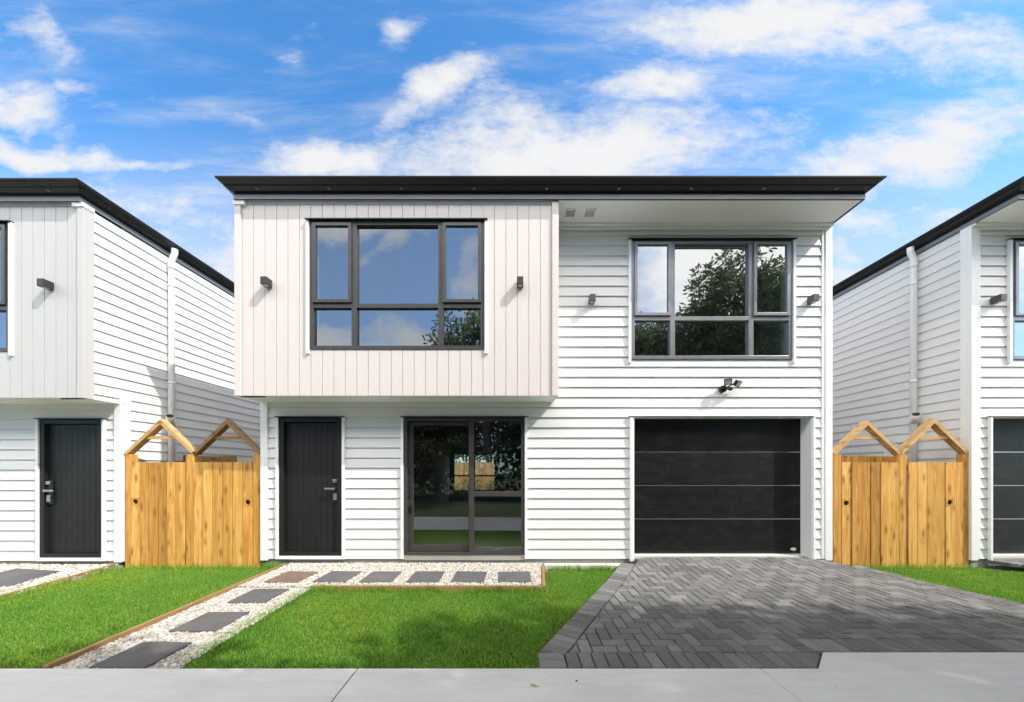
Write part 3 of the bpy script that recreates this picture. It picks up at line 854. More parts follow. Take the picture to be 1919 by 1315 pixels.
def field(y0, x0=None):
    return [online(fieldL[0], lv, y0) if x0 is None else (x0, y0), online(fieldR[0], rv, y0), fieldR[1], (4.414, 5.16), (4.414, yb), (1.770, yb), (1.770, 5.16), fieldL[1]]
F = field(2.614)
F = [F[0], F[1], fieldR[1], (4.60, 5.118), (1.84, 5.118), fieldL[1]]
ox, oy = .192, 2.614
for cy in range(-2, 30):
    for cx in range(-4, 60):
        d = (cx-cy) % 4
        if d == 0: q = [(cx, cy), (cx+2, cy), (cx+2, cy+1), (cx, cy+1)]
        elif d == 3: q = [(cx, cy), (cx+1, cy), (cx+1, cy+2), (cx, cy+2)]
        else: continue
        q = [(ox+a*PW, oy+b*PW) for a, b in q]
        pc = clip(q, F)
        if pc:
            if min(p[1] for p in pc) < 2.828 and max(p[0] for p in pc) > 2.30:
                pa = clip(pc, [(-1, 0), (2.30, 0), (2.30, 9), (-1, 9)]); pb = clip(pc, [(2.30, 2.828), (9, 2.828), (9, 9), (2.30, 9)])
                if pa: brick(dv, pa)
                if pb: brick(dv, pb)
            else: brick(dv, pc)
        # threshold strip inside the garage opening
        pt = clip(q, [(1.772, 5.122), (4.412, 5.122), (4.412, 5.172), (1.772, 5.172)])
        if pt: brick(dv, pt)
n = int(LL/PW)
for i in range(n):
    a = Vector(LA)+lv*(i*PW); b2 = Vector(LA)+lv*((i+1)*PW)
    brick(dv, [tuple(a), tuple(a+ln*.2), tuple(b2+ln*.2), tuple(b2)])
n = int(RL/PW)
for i in range(n):
    a = Vector(RA)+rv*(i*PW); b2 = Vector(RA)+rv*((i+1)*PW)
    if a.y < 2.62: continue
    brick(dv, [tuple(a), tuple(b2), tuple(b2+rn*.2), tuple(a+rn*.2)])
for i in range(2): brick(dv, [(.165, 2.412+i*.1), (.365, 2.412+i*.1), (.365, 2.512+i*.1), (.165, 2.512+i*.1)])
brick(dv, [(.168, 2.613), (.37, 2.613), (.196, 2.665)])
for i in range(19):
    x = .368+i*.1
    if x+.1 > 2.12: break
    brick(dv, [(x, 2.412), (x+.1, 2.412), (x+.1, 2.612), (x, 2.612)])
brick(dv, [(2.068, 2.412), (2.128, 2.412), (2.30, 2.575), (2.30, 2.612), (2.068, 2.612)])
for i in range(34):
    x = 2.30+i*.1
    if x > 5.42: break
    brick(dv, [(x, 2.626), (x+.1, 2.626), (x+.1, 2.826), (x, 2.826)])
tag(dv.build('driveway', M['paver'], recalc=False), kind='structure')
jb = MB()
JP = [(.165, 2.412), (5.58, 2.412), (4.93, 4.985), (4.60, 5.10), (4.41, 5.18), (1.775, 5.18), (1.66, 5.10), (1.56, 5.045), (.192, 2.66)]
ys = np.linspace(2.412, 5.18, 29)
bands = []
for ya, yb2 in zip(ys, ys[1:]):
    pc = clip([(-5, ya), (9, ya), (9, yb2), (-5, yb2)], JP)
    if pc:
        xs = sorted(p[0] for p in pc); 
        for xa in np.arange(0, 6, .2):
            pp = clip(pc, [(xa, -1), (xa+.2, -1), (xa+.2, 9), (xa, 9)])
            if pp: jb.face([(x, y, drive_z(x, y)-.022) for x, y in pp])
tag(jb.build('driveway_joint_bed', M['joint']), kind='structure')
nd = MB()
ND = [(6.93, 5.20), (7.30, 4.93), (9.0, 3.75), (10.2, 2.63), (12.5, 2.63), (12.5, 5.115), (6.95, 5.115)]
ND = [(6.93, 5.10), (7.30, 4.90), (9.0, 3.75), (10.2, 2.63), (12.5, 2.63), (12.5, 5.115), (6.95, 5.115)]
NDc = [(6.93, 5.10), (7.30, 4.90), (9.0, 3.75), (10.2, 2.63), (11.2, 2.63), (11.2, 5.115), (6.95, 5.115)]
nz = lambda x, y: -.005+.055*min(max((y-4.3)/.8, 0), 1)
for cy in range(0, 26):
    for cx in range(0, 44):
        d = (cx-cy) % 4
        if d == 0: q = [(cx, cy), (cx+2, cy), (cx+2, cy+1), (cx, cy+1)]
        elif d == 3: q = [(cx, cy), (cx+1, cy), (cx+1, cy+2), (cx, cy+2)]
        else: continue
        q = [(6.9+a*PW, 2.63+b*PW) for a, b in q]
        pc = clip(q, [(7.30, 4.90), (10.2, 2.63), (11.2, 2.63), (11.2, 5.115), (6.95, 5.115), (6.93, 5.10)])
        if pc: brick(nd, pc, zf=nz)
tag(nd.build('neighbour_driveway', M['paver'], recalc=False), kind='structure')

# ------------------------------------------------------------------ gravel, slabs, edging
def in_poly(px, py, poly):
    ins = np.zeros(len(px), bool); j = len(poly)-1
    for i in range(len(poly)):
        xi, yi = poly[i]; xj, yj = poly[j]
        c = ((yi > py) != (yj > py)) & (px < (xj-xi)*(py-yi)/(yj-yi+1e-12)+xi)
        ins ^= c; j = i
    return ins
def sample(poly, dens):
    xs = [p[0] for p in poly]; ys = [p[1] for p in poly]
    n = int((max(xs)-min(xs))*(max(ys)-min(ys))*dens)
    x = nrg.uniform(min(xs), max(xs), n); y = nrg.uniform(min(ys), max(ys), n)
    k = in_poly(x, y, poly)
    return x[k], y[k]

SLABS = [  # centre, half sizes, brown?
    (-2.91, 4.445, .21, .215, -2.5), (-2.32, 4.455, .205, .215, -1), (-1.75, 4.45, .20, .215, .5), (-1.166, 4.447, .20, .215, 1), (-.603, 4.45, .205, .21, -1), (-.02, 4.452, .21, .21, 1.5),
    (-2.865, 3.815, .20, .20, 1.5), (-2.825, 3.17, .20, .195, 1), (-2.832, 2.60, .20, .175, -.5)]
PATH = [(-3.385, 5.13), (-3.30, 2.412), (-2.40, 2.412), (-2.46, 4.13), (.30, 4.13), (.355, 4.93), (.40, 5.15), (-3.385, 5.15)]
PATH2 = [(-5.965, 5.13), (-5.73, 3.78), (-5.5, 2.412), (-6.45, 2.412), (-6.5, 4.1), (-9.6, 4.1), (-9.6, 5.13)]
def gz(x, y): return np.where(y > 4.1, -.004, -.018+0*x)
gb = MB()
gb.prism([(-3.39, 4.12), (.355, 4.12), (.40, 5.16), (-3.42, 5.16)], -.14, -.016)
gb.prism([(-3.36, 4.12), (-3.30, 2.412), (-2.41, 2.412), (-2.47, 4.12)], -.14, -.018)
tag(gb.build('gravel_bed', M['gravel_base']), kind='structure')
gb = MB(); gb.prism([(-5.965, 5.16), (-5.73, 3.78), (-6.5, 4.1), (-9.6, 4.1), (-9.6, 5.16)], -.14, -.03); gb.prism([(-5.73, 3.78), (-5.5, 2.412), (-6.45, 2.412), (-6.5, 4.1)], -.14, -.03)
tag(gb.build('neighbour_gravel_bed', M['gravel_base']), kind='structure')
PHI = (1+5**.5)/2
ICO = np.array([(-1,PHI,0),(1,PHI,0),(-1,-PHI,0),(1,-PHI,0),(0,-1,PHI),(0,1,PHI),(0,-1,-PHI),(0,1,-PHI),(PHI,0,-1),(PHI,0,1),(-PHI,0,-1),(-PHI,0,1)], float)/math.hypot(1, PHI)
ICF = np.array([(0,11,5),(0,5,1),(0,1,7),(0,7,10),(0,10,11),(1,5,9),(5,11,4),(11,10,2),(10,7,6),(7,1,8),(3,9,4),(3,4,2),(3,2,6),(3,6,8),(3,8,9),(4,9,5),(2,4,11),(6,2,10),(8,6,7),(9,8,1)])
def pebbles(name, x, y, z, r0, r1):
    n = len(x)
    r = nrg.uniform(r0, r1, n)
    sc = np.stack([r*nrg.uniform(.8, 1.4, n), r*nrg.uniform(.7, 1.1, n), r*nrg.uniform(.5, .85, n)], 1)
    V = ICO[None]*(1+nrg.uniform(-.22, .22, (n, 12, 1)))*sc[:, None]
    a = nrg.uniform(0, 6.28, n); c, s = np.cos(a)[:, None], np.sin(a)[:, None]
    t = nrg.uniform(-.6, .6, n); ct, st = np.cos(t)[:, None], np.sin(t)[:, None]
    X, Y, Z = V[..., 0], V[..., 1], V[..., 2]
    Y, Z = Y*ct-Z*st, Y*st+Z*ct
    X, Y = X*c-Y*s, X*s+Y*c
    P = np.stack([X+x[:, None], Y+y[:, None], Z+z[:, None]], 2).reshape(-1, 3)
    Fc = (ICF[None]+(np.arange(n)*12)[:, None, None]).reshape(-1, 3)
    return fast_mesh(name, P, Fc, M['pebble'])
x, y = sample(PATH, 5200)
keep = np.ones(len(x), bool)
for cx, cy, hx, hy, a in SLABS:
    keep &= ~((np.abs(x-cx) < hx-.012) & (np.abs(y-cy) < hy-.012))
x, y = x[keep], y[keep]
o = pebbles('gravel', x, y, gz(x, y)+nrg.uniform(-.006, .004, len(x)), .0075, .0145)
tag(o, kind='stuff')
x, y = sample(PATH2, 3000)
k = (x > -8.2) & ~in_poly(x, y, [(-7.13, 4.88), (-6.33, 4.75), (-6.15, 4.15), (-6.97, 4.22)])
o = pebbles('gravel', x[k], y[k], np.full(k.sum(), -.022)+nrg.uniform(-.006, .004, k.sum()), .010, .018); tag(o, kind='stuff')
# a few stray chips on the lawn edge and footpath
SG = 'dark square stepping slabs in the white gravel'
SLAB_LABEL = ['brown square slab at the corner of the gravel, nearest the front door', 'charcoal slab next to the brown slab in the row along the wall',
   'charcoal slab third from the front door in the row along the wall', 'charcoal slab below the sliding leaf of the glass door', 'charcoal slab below the fixed glass beside the sliding leaf',
   'charcoal slab at the garage end of the wall row, by the short timber edging', 'charcoal slab in the path just in front of the brown slab', 'charcoal slab midway down the gravel path to the footpath', 'charcoal slab at the foot of the gravel path, touching the footpath']
for i, ((cx, cy, hx, hy, a), lb) in enumerate(zip(SLABS, SLAB_LABEL)):
    m = MB(); m.box(-hx, hx, -hy, hy, -.03, .010)
    o = m.build('stepping_slab', M['slab_brown'] if i == 0 else M['slab'], bevel=.004)
    o.location = (cx, cy, .004 if cy > 4.1 else -.008); o.rotation_euler = (math.radians(rnd.uniform(-.4, .4)), math.radians(rnd.uniform(-.4, .4)), math.radians(a))
    tag(o, lb, 'paving slab', SG)
m = MB(); m.prism([(-7.13, 4.88), (-6.97, 4.22), (-6.15, 4.15), (-6.33, 4.75)], -.05, -.006)
tag(m.build('stepping_slab', M['slab'], bevel=.004), 'large charcoal slab in the gravel before the neighbouring front door', 'paving slab', SG)

EG = 'timber garden edging boards'
def edging(a, b, w, z0, z1, label, pegs=()):
    root = empty('edging_board', (a[0], a[1], z1), label, 'edging board', EG)
    m = MB(); m.beam((a[0], a[1], (z0+z1)/2), (b[0], b[1], (z0+z1)/2), w, z1-z0, (0, 0, 1))
    m.build('board', M['edging'], root, root, bevel=.004)
    for px, py in pegs:
        p = MB(); p.box(px-.022, px+.022, py-.022, py+.022, z0-.1, z1-.012); p.build('peg', M['edging'], root, root, bevel=.003)
    return root
edging((-3.325, 2.412), (-3.41, 5.06), .042, -.14, .020, 'long timber edging between the slab path gravel and the gated lawn')
edging((-5.52, 2.412), (-5.975, 5.08), .042, -.16, -.002, 'timber edging along the gravel of the neighbouring house', [(-5.80, 4.42), (-5.68, 3.72)])
edging((-2.45, 4.108), (.31, 4.108), .040, -.14, .006, 'timber edging between the wall-side gravel and the lawn, half hidden by grass')
edging((.332, 4.09), (.392, 4.99), .040, -.14, .012, 'short timber edging at the end of the gravel nearest the garage', [(.415, 4.72)])

# ------------------------------------------------------------------ lawns
L_MAIN = [(-2.40, 2.412), (.162, 2.412), (.188, 2.66), (1.55, 5.03), (.42, 5.03), (.355, 4.085), (-2.475, 4.085)]
L_LEFT = [(-5.50, 2.412), (-3.345, 2.412), (-3.432, 5.20), (-3.72, 5.30), (-5.955, 5.30), (-5.73, 3.9)]
L_RIGHT = [(5.55, 2.63), (10.1, 2.63), (8.95, 3.72), (7.27, 4.89), (6.92, 5.12), (6.85, 5.3), (4.90, 5.3), (4.945, 4.985)]
L_FAR = [(-14, 2.412), (-6.46, 2.412), (-6.5, 4.08), (-14, 4.08)]
for nm, P, top in (('lawn', L_MAIN, 0), ('lawn', L_LEFT, 0), ('lawn', L_RIGHT, 0), ('lawn', L_FAR, 0)):
    m = MB()
    for ya in np.arange(2.4, 5.4, .2):
        for xa in np.arange(-14, 10.4, .4):
            pc = clip([(xa, ya), (xa+.4, ya), (xa+.4, ya+.2), (xa, ya+.2)], P) if False else None
    # simple sheet following the fall towards the house
    m.prism(P, -.155, lambda x, y: lawn_z(x, y))
    tag(m.build(nm, M['lawn']), kind='structure')
sb = MB(); sb.prism([(-5.9, 5.30), (-3.85, 5.30), (-3.85, 14), (-5.9, 14)], -.16, -.10); sb.prism([(4.76, 5.30), (6.8, 5.30), (6.8, 14), (4.76, 14)], -.16, -.10)
tag(sb.build('side_yard_soil', M['soil']), kind='structure')

def grass(name, poly, dens, h0, h1, w, edge=0):
    x, y = sample(poly, dens)
    n = len(x)
    z = np.array([-.030-.055*min(max((b-2.41)/2.75, 0), 1.3) for b in y]) - .004
    # clumpy height
    cl = .5+.5*np.sin(x*9.1+1.3*np.sin(y*7.7))*np.sin(y*11.3+1.7*np.sin(x*5.9))
    h = nrg.uniform(h0, h1, n)*(.78+.4*cl)
    a = nrg.uniform(0, 2*np.pi, n); ww = nrg.uniform(.6, 1.2, n)*w
    dx, dy = np.cos(a)*ww/2, np.sin(a)*ww/2
    la = nrg.uniform(0, 2*np.pi, n); lean = np.abs(nrg.normal(0, .45, n))*h
    lx, ly = np.cos(la)*lean, np.sin(la)*lean
    b0 = np.stack([x-dx, y-dy, z], 1); b1 = np.stack([x+dx, y+dy, z], 1)
    m0 = np.stack([x-dx*.8+lx*.4, y-dy*.8+ly*.4, z+h*.55], 1); m1 = np.stack([x+dx*.8+lx*.4, y+dy*.8+ly*.4, z+h*.55], 1)
    t = np.stack([x+lx, y+ly, z+h*np.maximum(.45, 1-.25*(lean/h))], 1)
    V = np.stack([b0, b1, m1, m0, t], 1).reshape(-1, 3)
    i = (np.arange(n)*5)[:, None]
    Fc = np.concatenate([i+np.array([[0, 1, 2]]), i+np.array([[0, 2, 3]]), i+np.array([[3, 2, 4]])], 1).reshape(-1, 3)
    o = fast_mesh(name, V, Fc, M['grass'])
    return tag(o, kind='stuff')
grass('grass', L_MAIN, 21000, .020, .042, .0042)
grass('grass', L_LEFT, 21000, .020, .042, .0042)
grass('grass', L_RIGHT, 15000, .020, .042, .0042)
# longer unmown fringe against edgings and walls
def fringe(pts, n, spread, h0, h1):
    xs = []; ys = []
    for (a, b) in zip(pts, pts[1:]):
        t = nrg.uniform(0, 1, n); 
        xs.append(a[0]+(b[0]-a[0])*t+nrg.normal(0, spread, n)); ys.append(a[1]+(b[1]-a[1])*t+nrg.normal(0, spread, n))
    return np.concatenate(xs), np.concatenate(ys)
def grass_pts(x, y, h0, h1, w):
    n = len(x); z = np.full(n, -.07)
    h = nrg.uniform(h0, h1, n); a = nrg.uniform(0, 6.28, n)
    dx, dy = np.cos(a)*w/2, np.sin(a)*w/2; la = nrg.uniform(0, 6.28, n); lean = np.abs(nrg.normal(0, .4, n))*h
    lx, ly = np.cos(la)*lean, np.sin(la)*lean
    V = np.stack([np.stack([x-dx, y-dy, z], 1), np.stack([x+dx, y+dy, z], 1), np.stack([x+lx, y+ly, z+h], 1)], 1).reshape(-1, 3)
    return fast_mesh('grass', V, np.arange(n*3).reshape(-1, 3), M['grass'])
X, Yy = [], []
for pts, n in (([(-2.46, 4.08), (-2.2, 4.09)], 500), ([(-2.2, 4.09), (-.9, 4.075)], 900), ([(-.6, 4.08), (.36, 4.07)], 700), ([(-5.78, 4.4), (-5.6, 3.3)], 900), ([(-5.95, 5.1), (-5.85, 4.6)], 200), ([(-3.8, 5.12), (-3.5, 5.05)], 300),
               ([(.5, 5.0), (1.5, 5.0)], 600), ([(4.98, 5.08), (6.8, 5.08)], 500), ([(-5.8, 5.08), (-3.95, 5.08)], 500), ([(-2.43, 2.5), (-2.47, 4.0)], 1500)):
    a, b = fringe(pts, n, .028, 0, 0); X.append(a); Yy.append(b)
tag(grass_pts(np.concatenate(X), np.concatenate(Yy), .06, .12, .0055), kind='stuff')

# fallen leaves and a pebble
def fallen_leaf(loc, rz, s, label):
    m = MB(); P = []
    for i in range(9):
        t = i/8; P.append((t, .26*math.sin(math.pi*min(1, t*1.02))**.8))
    b = len(m.v)
    for t, w in P:
        for sg in (-1, 0, 1): m.v.append(((t-.5)*s, sg*w*s, .004+.02*s*abs(sg)+.10*s*(t-.5)**2))
    for i in range(8):
        for q in range(2): m.f.append((b+i*3+q, b+i*3+q+1, b+(i+1)*3+q+1, b+(i+1)*3+q))
    m.tube([(.5*s, 0, .01), (.72*s, .02*s, .006)], .0015, 6)
    o = m.build('fallen_leaf', M['leaf_dry'], smooth=True); o.location = loc; o.rotation_euler = (0, 0, rz)
    return tag(o, label, 'leaf', 'fallen leaves')
fallen_leaf((.115, 2.205, .002), -.5, .055, 'pale curled leaf lying on the concrete footpath')
fallen_leaf((2.22, 4.85, .045), .7, .05, 'yellow leaf on the pavers in front of the garage door')
fallen_leaf((3.55, 4.35, .012), 2.0, .035, 'tiny brown leaf on the sunlit driveway pavers')
m = MB(); m.ellipsoid((0, 0, .004), (.007, .006, .005), 10, 6); o = m.build('pebble', M['stone'], smooth=True); o.location = (.40, 2.26, 0)
tag(o, 'tiny dark pebble on the concrete footpath', 'pebble')

# ------------------------------------------------------------------ trees across the path (seen mirrored in the windows, shading the driveway)
def tree(name, label, base, fork, lobes, clusters, leaves, lsize, mat, seed, trunk_r=.16):
    rg = np.random.default_rng(seed); rr = random.Random(seed)
    root = empty(name, (base[0], base[1], -.16), label, 'tree', 'trees across the footpath')
    C = []; R = []
    wts = np.array([l[1][0]*l[1][1]*l[1][2] for l in lobes])**.67; wts /= wts.sum()
    for (c, r), wt in zip(lobes, wts):
        n = int(clusters*wt)
        d = rg.normal(0, 1, (n, 3)); d /= np.linalg.norm(d, axis=1)[:, None]
        rad = rg.uniform(.15, 1, n)**.42
        C.append(np.array(c)+d*rad[:, None]*np.array(r)*(1+rg.normal(0, .07, (n, 1))))
    C = np.concatenate(C); n = len(C)
    k = leaves
    d = rg.normal(0, 1, (n, k, 3)); d[..., 2] += .35; d /= np.linalg.norm(d, axis=2)[..., None]
    L = lsize*rg.uniform(.65, 1.25, (n, k, 1))
    st = C[:, None]+d*L*rg.uniform(.1, 1.3, (n, k, 1))
    s = np.cross(d, rg.normal(0, 1, (n, k, 3))); s /= np.linalg.norm(s, axis=2)[..., None]
    mid = st+d*L*.5; tip = st+d*L-np.array([0, 0, 1])*L*.12
    W = L*.19
    V = np.stack([st, mid-s*W, tip, mid+s*W], 2).reshape(-1, 3) - np.array(root.location)
    i = (np.arange(n*k)*4)[:, None]
    o = fast_mesh('crown', V, i+np.array([[0, 1, 2, 3]]), mat); o.parent = root
    tr = MB()
    B = Vector((base[0], base[1], -.3)); Fk = Vector(fork)
    tr.tube([B, B.lerp(Fk, .12), B.lerp(Fk, .5)+Vector((.05, .04, 0)), Fk], [trunk_r*1.5, trunk_r*1.1, trunk_r*.95, trunk_r*.8], 12)
    for (c, r) in lobes:
        c = Vector(c)
        tr.tube([Fk-Vector((0, 0, .1)), Fk.lerp(c, .5)+Vector((rr.uniform(-.15, .15), rr.uniform(-.15, .15), .12)), c], [trunk_r*.6, trunk_r*.42, trunk_r*.22], 9)
        for q in range(8):
            e = Vector(C[rr.randrange(n)])
            if (e-c).length < max(r)*1.2: tr.tube([Fk.lerp(c, .7), Fk.lerp(c, .7).lerp(e, .55)+Vector((0, 0, .12)), e], [trunk_r*.25, trunk_r*.15, .012], 6)
    tr.build('trunk', M['bark'], root, root, smooth=True)
    return root
tree('broadleaf_tree', 'round glossy-leaved tree mirrored in the window above the garage, nearest tree to the driveway', (7.9, -1.9), (7.8, -1.7, 3.2),
     [((7.4, -1.0, 6.6), (1.75, 1.6, 1.85)), ((9.0, -.85, 6.0), (1.5, 1.6, 1.5)), ((10.4, -.9, 5.9), (1.3, 1.4, 1.3)), ((6.3, -1.5, 5.6), (1.3, 1.3, 1.4)), ((7.6, -1.7, 4.7), (2.7, 1.6, 1.5))], 1800, 28, .17, M['leaf'], 3, .2)
tree('bushy_tree', 'small bushy tree standing nearest behind the footpath, opposite the bay', (2.4, -2.4), (2.4, -2.2, 2.8),
     [((2.1, -1.15, 5.3), (1.7, 1.4, 1.4)), ((3.3, -1.35, 4.9), (1.4, 1.3, 1.2)), ((4.6, -1.6, 5.3), (1.3, 1.3, 1.15)), ((3.5, -.7, 5.0), (1.2, .8, .9)), ((1.1, -1.1, 4.7), (1.2, 1.2, 1.1))], 1500, 28, .16, M['leaf'], 8, .13)
tree('spreading_tree', 'wide dark tree mirrored in the corner of the bay window', (-1.5, -7.4), (-1.5, -7.2, 4.2),
     [((-1.9, -6.8, 7.0), (2.0, 1.9, 1.7)), ((.8, -7.0, 7.4), (2.3, 2, 1.8)), ((-3.2, -6.9, 5.7), (1.5, 1.5, 1.3)), ((-.6, -7, 5.4), (3.0, 1.8, 1.5))], 1100, 24, .24, M['leaf'], 12, .25)
for i, (bx, by, h, w, lb) in enumerate([(6.2, -11, 9.6, 3.3, 'tall dark background tree opposite the garage window'), (12.5, -10, 10.2, 3.6, 'tall dark background tree farthest toward the right gate'),
        (1.6, -12.5, 9.2, 3.0, 'dark background tree behind the wide tree'), (-5.2, -12, 6.9, 3.0, 'low dark background tree opposite the front door'), (-10.5, -11.5, 6.6, 3.2, 'low dark background tree opposite the grey bay'), (-16, -11, 7.4, 3.4, 'dark background tree at the far end of the row'), (18.5, -11, 8.5, 3.4, 'dark background tree beyond the shaded house')]):
    tree('dark_tree', lb, (bx, by), (bx, by, h*.35),
         [((bx, by, h-1.8), (w*.75, 2, 1.8)), ((bx-w*.5, by+.3, h*.55), (w*.7, 2, h*.24)), ((bx+w*.5, by+.2, h*.55), (w*.7, 2, h*.24)), ((bx, by+.4, h*.32), (w, 1.8, h*.22))], 420, 22, .46, M['leaf_dark'], 20+i, .22)
def hedge(name, label, x0, x1, y, h, seed):
    rg = np.random.default_rng(seed)
    n = int((x1-x0)*520)
    P = np.stack([rg.uniform(x0, x1, n), y+rg.normal(0, .45, n), rg.uniform(-.1, 1, n)**.9*h*(1+.12*np.sin(np.arange(n)))], 1)
    d = rg.normal(0, 1, (n, 3)); d[:, 2] += .4; d /= np.linalg.norm(d, axis=1)[:, None]
    s = np.cross(d, rg.normal(0, 1, (n, 3))); s /= np.linalg.norm(s, axis=1)[:, None]
    L = rg.uniform(.18, .4, (n, 1))
    V = np.stack([P, P+d*L*.5-s*L*.2, P+d*L, P+d*L*.5+s*L*.2], 1).reshape(-1, 3)
    o = fast_mesh(name, V, (np.arange(n)*4)[:, None]+np.array([[0, 1, 2, 3]]), M['leaf_dark'])
    tag(o, label, 'hedge'); return o
hedge('hedge', 'dense dark hedge behind the footpath, facing the houses', -22, 24, -8.3, 2.9, 77)

# ------------------------------------------------------------------ back garden seen through the house
fn = empty('rear_fence', (0, 19.5, -.16), 'brown paling fence at the back, visible through the glass door', 'fence')
m = MB(); 
for i in range(190):
    m.box(-14+i*.15+.004, -14+(i+1)*.15-.004, 19.5, 19.52, -.2, 1.82+rnd.uniform(-.01, .01))
m.build('palings', M['fence_wood'], fn, fn)
m = MB()
for z in (.3, 1.5): m.box(-14, 14.5, 19.521, 19.57, z, z+.09)
m.build('rail', M['fence_wood'], fn, fn)
def shrub(loc, r, h, seed, label):
    rg = np.random.default_rng(seed); n = 900
    root = empty('shrub', loc, label, 'shrub', 'back garden shrubs')
    d = rg.normal(0, 1, (n, 3)); d /= np.linalg.norm(d, axis=1)[:, None]; d[:, 2] = np.abs(d[:, 2])
    P = d*np.array([r, r, h])*rg.uniform(.4, 1, (n, 1))
    s = np.cross(d, rg.normal(0, 1, (n, 3))); s /= np.linalg.norm(s, axis=1)[:, None]; L = rg.uniform(.08, .18, (n, 1))
    V = np.stack([P, P+d*L*.5-s*L*.2, P+d*L, P+d*L*.5+s*L*.2], 1).reshape(-1, 3)
    o = fast_mesh('foliage', V, (np.arange(n)*4)[:, None]+np.array([[0, 1, 2, 3]]), M['leaf']); o.parent = root
    t = MB(); t.tube([(0, 0, -.1), (0, 0, h*.5)], [.03, .015], 8); t.build('stem', M['bark'], root)
shrub((-2.6, 18.6, -.16), .9, 1.3, 51, 'low green shrub before the rear fence, seen through the sliding leaf')
shrub((-1.2, 18.8, -.16), .7, 1.0, 52, 'smaller green shrub before the rear fence, seen through the fixed glass')
tree('garden_tree', 'light green tree rising behind the rear fence', (-3.2, 22), (-3.2, 22, 1.8), [((-3.2, 22, 3.2), (2.2, 1.5, 1.3)), ((-.8, 22.4, 2.8), (1.8, 1.4, 1.1))], 260, 20, .3, M['leaf'], 61, .1)['group'] = 'back garden trees'

# ------------------------------------------------------------------ world
SUN = Vector((2.0, -1.0, 2.25)).normalized()
elev = math.asin(SUN.z); azim = math.atan2(SUN.x, SUN.y)
W = bpy.data.worlds.new('World'); scene.world = W; W.use_nodes = True
class NW(N):
    def __init__(s, tree): s.t = tree
wt = W.node_tree; wt.nodes.clear(); w = NW(wt)
out = w.n('ShaderNodeOutputWorld'); bg = w.n('ShaderNodeBackground'); bg.inputs[1].default_value = .15
w.l(bg.outputs[0], out.inputs[0])
sky = w.n('ShaderNodeTexSky'); sky.sky_type = 'NISHITA'; sky.sun_disc = False
sky.sun_elevation = elev; sky.sun_rotation = azim; sky.air_density = 1.0; sky.dust_density = .6; sky.ozone_density = 2.5
tc = w.n('ShaderNodeTexCoord'); sep = w.n('ShaderNodeSeparateXYZ'); w.l(tc.outputs['Generated'], sep.inputs[0])
dx, dy, dz = sep.outputs
ay = w.math('MAXIMUM', w.math('ABSOLUTE', dy), .06)
u = w.math('DIVIDE', dx, ay); v = w.math('DIVIDE', dz, ay)
uv = w.n('ShaderNodeCombineXYZ'); w.l(u, uv.inputs[0]); w.l(v, uv.inputs[1]); w.l(w.math('MULTIPLY', w.math('LESS_THAN', dy, 0), 7.0), uv.inputs[2])
front = w.math('GREATER_THAN', dy, 0)
def warp(vec, sc, amt):
    nz = w.n('ShaderNodeTexNoise'); nz.inputs['Scale'].default_value = sc; nz.inputs['Detail'].default_value = 5
    w.l(vec, nz.inputs['Vector'])
    sb = w.n('ShaderNodeVectorMath', operation='SUBTRACT'); w.l(nz.outputs['Color'], sb.inputs[0]); sb.inputs[1].default_value = (.5, .5, .5)
    ms = w.n('ShaderNodeVectorMath', operation='SCALE'); w.l(sb.outputs[0], ms.inputs[0]); ms.inputs[3].default_value = amt
    ad = w.n('ShaderNodeVectorMath', operation='ADD'); w.l(vec, ad.inputs[0]); w.l(ms.outputs[0], ad.inputs[1])
    return ad.outputs[0]
uvw = warp(uv.outputs[0], 2.2, .32)
def blobs(lst, side):
    tot = None
    for (bu, bv, ru, rv, rot, amp) in lst:
        s1 = w.n('ShaderNodeVectorMath', operation='SUBTRACT'); w.l(uvw, s1.inputs[0]); s1.inputs[1].default_value = (bu, bv, 7.0 if side < 0 else 0)
        mp = w.n('ShaderNodeMapping'); mp.vector_type = 'TEXTURE'; mp.inputs['Rotation'].default_value = (0, 0, math.radians(rot)); mp.inputs['Scale'].default_value = (ru, rv, 1)
        w.l(s1.outputs[0], mp.inputs['Vector'])
        sx = w.n('ShaderNodeSeparateXYZ'); w.l(mp.outputs[0], sx.inputs[0])
        r2 = w.math('ADD', w.math('MULTIPLY', sx.outputs[0], sx.outputs[0]), w.math('MULTIPLY', sx.outputs[1], sx.outputs[1]))
        e = w.math('MULTIPLY', w.math('POWER', 2.718, w.math('MULTIPLY', r2, -1.0)), amp)
        tot = e if tot is None else w.math('MAXIMUM', tot, e)
    return tot
FR = [(-1.50, 1.10, .22, .11, -20, .9), (-1.40, .945, .42, .065, -6, 1.0), (-1.05, .915, .25, .03, -2, .75), (-1.38, 1.25, .12, .06, -25, .62), (-1.3, 1.16, .10, .03, -20, .5),
      (-1.05, .76, .42, .14, -8, .75), (-.55, .92, .27, .10, 8, 1.1), (-.26, 1.09, .26, .085, 30, 1.0), (.14, .92, .60, .18, 6, 1.12),
      (.45, 1.15, .30, .085, 8, .95), (.78, 1.33, .52, .13, 0, 1.1), (1.25, 1.22, .55, .22, -10, .62), (1.12, .90, .66, .14, 14, 1.02), (1.05, .68, .45, .12, 3, .75), (-.33, 1.33, .07, .06, 40, .75),
      (-.62, 1.22, .06, .04, 0, .55), (-.95, 1.05, .35, .03, -12, .45), (0, .55, 2.4, .26, 0, .82), (-1.2, .62, .5, .14, -10, .85), (-.2, .82, .7, .12, 0, .7), (.8, .86, .6, .12, 10, .7)]
